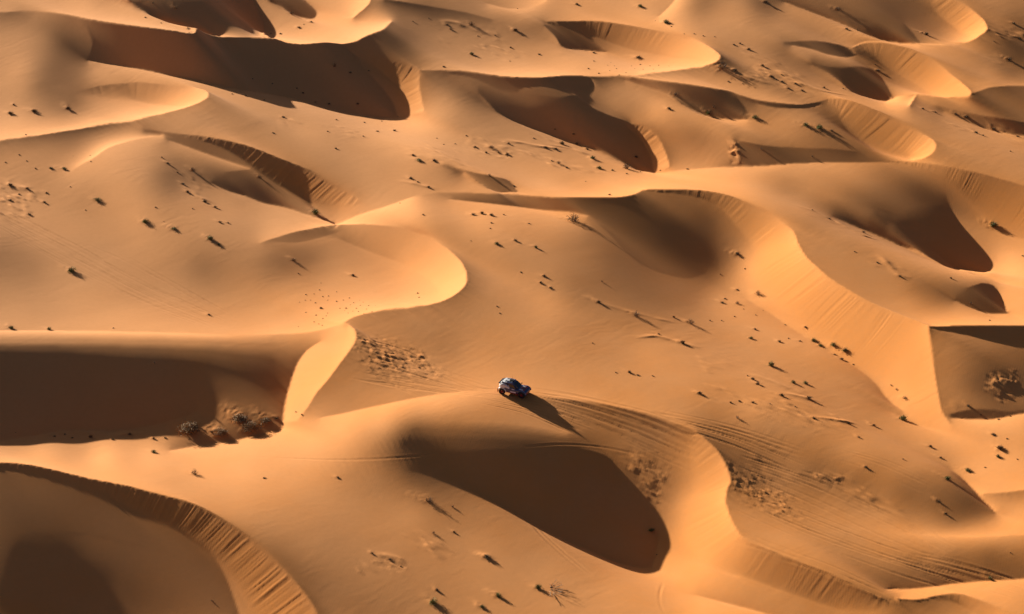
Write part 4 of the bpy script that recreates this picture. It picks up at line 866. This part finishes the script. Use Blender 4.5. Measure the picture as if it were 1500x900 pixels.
# cabin: glasshouse with pillars, then roof
CB = [(-1.9, .74, 1.48, .62, 1.68), (-1.6, .80, 1.44, .68, 1.88), (-.9, .82, 1.36, .70, 1.95), (-.15, .83, 1.24, .69, 1.94), (.12, .82, 1.20, .58, 1.84), (.42, .80, 1.17, .52, 1.60), (.90, .74, 1.14, .44, 1.20)]
bm = bmesh.new()
loft(bm, [[(x, -w0, z0), (x, -(w0*.55+w1*.45), z0+(z1-z0)*.5), (x, -w1, z1), (x, -w1*.5, z1+.03), (x, 0, z1+.04), (x, w1*.5, z1+.03), (x, w1, z1), (x, (w0*.55+w1*.45), z0+(z1-z0)*.5), (x, w0, z0)] for x, w0, z0, w1, z1 in CB], lambda i, j: (1 if i < 1 else 0) if j in (0, 1, 6, 7) else (1 if i < 2 else 0))
link('cabin', bm, [M_NAVY, M_WHITE], car)
def quad(bm, pts, th, mi=0):
    P = [Vector(p) for p in pts]; n = (P[1]-P[0]).cross(P[2]-P[0]).normalized()
    a = [bm.verts.new(p+n*th) for p in P]; b = [bm.verts.new(p-n*th) for p in P]; k = len(P)
    fs = [bm.faces.new(a), bm.faces.new(b[::-1])]+[bm.faces.new((a[i], b[i], b[(i+1) % k], a[(i+1) % k])) for i in range(k)]
    for f in fs: f.material_index = mi
bm = bmesh.new(); quad(bm, [(.84, -.66, 1.27), (.84, .66, 1.27), (.16, .57, 1.86), (.16, -.57, 1.86)], .03); link('windscreen', bm, M_GLASS, car)
for s in (-1, 1):
    bm = bmesh.new(); quad(bm, [(.58, s*.78, 1.22), (.16, s*.71, 1.72), (-.45, s*.735, 1.82), (-.52, s*.81, 1.36)], .035); link('side_window', bm, M_GLASS, car)
    bm = bmesh.new(); quad(bm, [(-.65, s*.82, 1.46), (-.60, s*.735, 1.80), (-1.10, s*.73, 1.76), (-1.2, s*.81, 1.52)], .035); link('rear_vent', bm, M_BLACK, car)
    d = bm = bmesh.new(); quad(bm, [(.55, s*.965, .60), (.55, s*.975, 1.02), (-.62, s*.975, 1.02), (-.62, s*.965, .60)], .015); door = link('door', bm, M_NAVY, car)
    bm = bmesh.new(); box(bm, -.5, -.36, s*.985-.02, s*.985+.02, .92, .97, 0, .005); link('handle', bm, M_BLACK, door)
    bm = bmesh.new(); quad(bm, [(.62, s*.99, .62), (.62, s*.99, .82), (-.25, s*.99, .82), (-.25, s*.99, .62)], .008)
    link('sponsor_panel', bm, M_PINK, car)
    bm = bmesh.new(); quad(bm, [(-.9, s*1.0, .52), (-.9, s*1.0, .58), (.9, s*1.0, .58), (.9, s*1.0, .52)], .03); link('sill', bm, M_RED, car)
    bm = bmesh.new(); box(bm, .66, .78, s*.98-.11, s*.98+.11, 1.28, 1.42, 0, .03); link('wing_mirror', bm, M_BLACK, car)
    bm = bmesh.new(); box(bm, 2.02, 2.13, s*.52-.16, s*.52+.16, .78, .88, 0, .03); link('headlight', bm, M_LAMP, car)
    bm = bmesh.new(); box(bm, -2.14, -2.06, s*.55-.1, s*.55+.1, 1.0, 1.12, 0, .02); link('tail_light', bm, M_RED, car)
    for c in (-WB, WB):
        bm = bmesh.new(); n = 14; secs = []
        for i in range(n+1):
            t = math.pi*(.06+.88*i/n); r0, r1 = .60, .70
            secs.append([(c+r*math.cos(t), s*yy, .47+r*math.sin(t)*.93) for r, yy in ((r0, .80), (r0, 1.07), (r1, 1.05), (r1+.02, .80), (r0, .80))])
        if s > 0: secs = secs[::-1]
        loft(bm, secs, caps=True); link('fender', bm, M_WHITE if c < 0 else M_NAVY, car, True)
        bm = bmesh.new(); x = c-.66; box(bm, x-.02, x+.02, s*.93-.16, s*.93+.16, .30, .80, 0, .006); link('mud_flap', bm, M_RED, car)
# roof panel, scoop, dark vents, spoiler
bm = bmesh.new(); box(bm, -1.35, -.18, -.5, .5, 1.955, 1.995, 0, .015); roof = link('roof_panel', bm, M_WHITE, car)
bm = bmesh.new(); box(bm, -.75, .0, -.20, .20, 1.98, 2.12, 0, .05, .8); link('roof_scoop', bm, M_BLACK, car)
for s in (-1, 1):
    bm = bmesh.new(); box(bm, -1.2, -.3, s*.36-.10, s*.36+.10, 1.99, 2.015, 0, .006); link('roof_vent', bm, M_BLACK, roof)
    bm = bmesh.new(); quad(bm, [(-1.5, s*.66, 1.70), (-2.05, s*.62, 1.50), (-2.05, s*.60, 1.58), (-1.5, s*.60, 1.84)], .02); link('rear_fin', bm, M_WHITE, car)
bm = bmesh.new(); box(bm, -2.16, -1.86, -.80, .80, 1.60, 1.66, 0, .02); link('rear_spoiler', bm, M_BLACK, car)
bm = bmesh.new()
for y in (-.45, 0, .45): box(bm, -1.8, -1.4, y-.10, y+.10, 1.80, 1.90, 0, .02)
link('rear_deck_vent', bm, M_BLACK, car)
bm = bmesh.new(); box(bm, 1.15, 1.65, -.28, .28, 1.125, 1.165, 0, .012); link('bonnet_vent', bm, M_BLACK, car)
bm = bmesh.new()
for y0, y1 in ((-.72, -.42), (.42, .72)): quad(bm, [(1.05, y0, 1.165), (1.55, y0, 1.135), (1.55, y1, 1.135), (1.05, y1, 1.165)], .012)
link('bonnet_marking', bm, M_WHITE, car)
bm = bmesh.new(); box(bm, 2.08, 2.2, -.62, .62, .58, .74, 0, .04); link('front_bumper', bm, M_RED, car)
for y in (-.42, .42):
    bm = bmesh.new(); bmesh.ops.create_cone(bm, cap_ends=True, segments=8, radius1=.012, radius2=.006, depth=.75, matrix=Matrix.Translation((-.5, y, 2.33))); link('antenna', bm, M_BLACK, car)
def lathe(bm, prof, n, mi=lambda j: 0):
    rows = [[bm.verts.new((r*math.cos(2*math.pi*i/n), y, r*math.sin(2*math.pi*i/n))) for r, y in prof] for i in range(n)]
    for i in range(n):
        for j in range(len(prof)-1):
            f = bm.faces.new((rows[i][j], rows[(i+1) % n][j], rows[(i+1) % n][j+1], rows[i][j+1])); f.material_index = mi(j)
wheel0 = None
STEER = math.radians(-6)
for c in (-WB, WB):
    for s in (-1, 1):
        if wheel0 is None:
            wheel0 = bpy.data.objects.new('wheel', None); COL.objects.link(wheel0); wheel0.parent = car
            bm = bmesh.new(); lathe(bm, [(.24, -.13), (.30, -.165), (.42, -.165), (.465, -.12), (.47, -.04), (.47, .04), (.465, .12), (.42, .165), (.30, .165), (.24, .13), (.24, -.13)], 40)
            for i in range(40):                                     # tread blocks
                if i % 2: continue
                t = 2*math.pi*i/40
                for yy in (-.1, .05):
                    r = bmesh.ops.create_cube(bm, size=1)
                    for v in r['verts']: v.co = Matrix.Rotation(-t, 3, 'Y') @ Vector((.475+v.co.x*.03, yy+.02+v.co.y*.1, v.co.z*.05))
            link('tyre', bm, M_TYRE, wheel0, True)
            bm = bmesh.new(); lathe(bm, [(.31, -.15), (.28, -.12), (.25, -.06), (.25, .06), (.28, .12), (.31, .15)], 28)
            for i in range(8):
                t = 2*math.pi*i/8
                for yy in (-.085, .085):
                    r = bmesh.ops.create_cube(bm, size=1)
                    for v in r['verts']: v.co = Matrix.Rotation(-t, 3, 'Y') @ Vector((.16+v.co.x*.2, yy+v.co.y*.03, v.co.z*.075))
            for yy in (-.1, .1): bmesh.ops.create_cone(bm, cap_ends=True, segments=16, radius1=.08, radius2=.07, depth=.06, matrix=Matrix.Translation((0, yy, 0)) @ Matrix.Rotation(math.pi/2, 4, 'X'))
            link('rim', bm, M_RIM, wheel0); o = wheel0
        else: o = copy_tree(wheel0, car)
        o.location = (c, s*TRK, RW); o.rotation_euler = (0, .3*c+s, STEER if c > 0 else 0)
        bm = bmesh.new(); box(bm, c-.06, c+.06, min(s*.35, s*.82), max(s*.35, s*.82), .43, .51, 0, .02); link('axle', bm, M_BLACK, car)
# stand it on the dune: near rear and near front wheels where the photograph shows them
hx_, hy_, hz_ = hit(np.array([735.5, 766.2]), np.array([577.2, 584.2]))
h = Vector((hx_[1]-hx_[0], hy_[1]-hy_[0], 0)).normalized(); lft = Vector((-h.y, h.x, 0))
org = Vector((hx_[0], hy_[0], 0))+h*WB+lft*TRK
def gp(a, b): 
    p = org+h*a+lft*b; return Vector((p.x, p.y, float(hz(p.x, p.y))))
pts = {(a, b): gp(a*WB, b*TRK) for a in (-1, 1) for b in (-1, 1)}
fwd = ((pts[1, 1]+pts[1, -1])-(pts[-1, 1]+pts[-1, -1])).normalized(); lf_ = ((pts[1, 1]+pts[-1, 1])-(pts[1, -1]+pts[-1, -1])).normalized()
upv = fwd.cross(lf_).normalized(); lf_ = upv.cross(fwd)
cen = (pts[1, 1]+pts[1, -1]+pts[-1, 1]+pts[-1, -1])/4
car.matrix_world = Matrix(((fwd.x, lf_.x, upv.x, cen.x), (fwd.y, lf_.y, upv.y, cen.y), (fwd.z, lf_.z, upv.z, cen.z-.03), (0, 0, 0, 1)))
print('CAR', (hx_[1]-hx_[0], hy_[1]-hy_[0], hz_[1]-hz_[0]), cen, 'pitch', math.degrees(math.asin(fwd.z)), 'roll', math.degrees(math.asin(lf_.z)), 'len', math.hypot(hx_[1]-hx_[0], hy_[1]-hy_[0]))
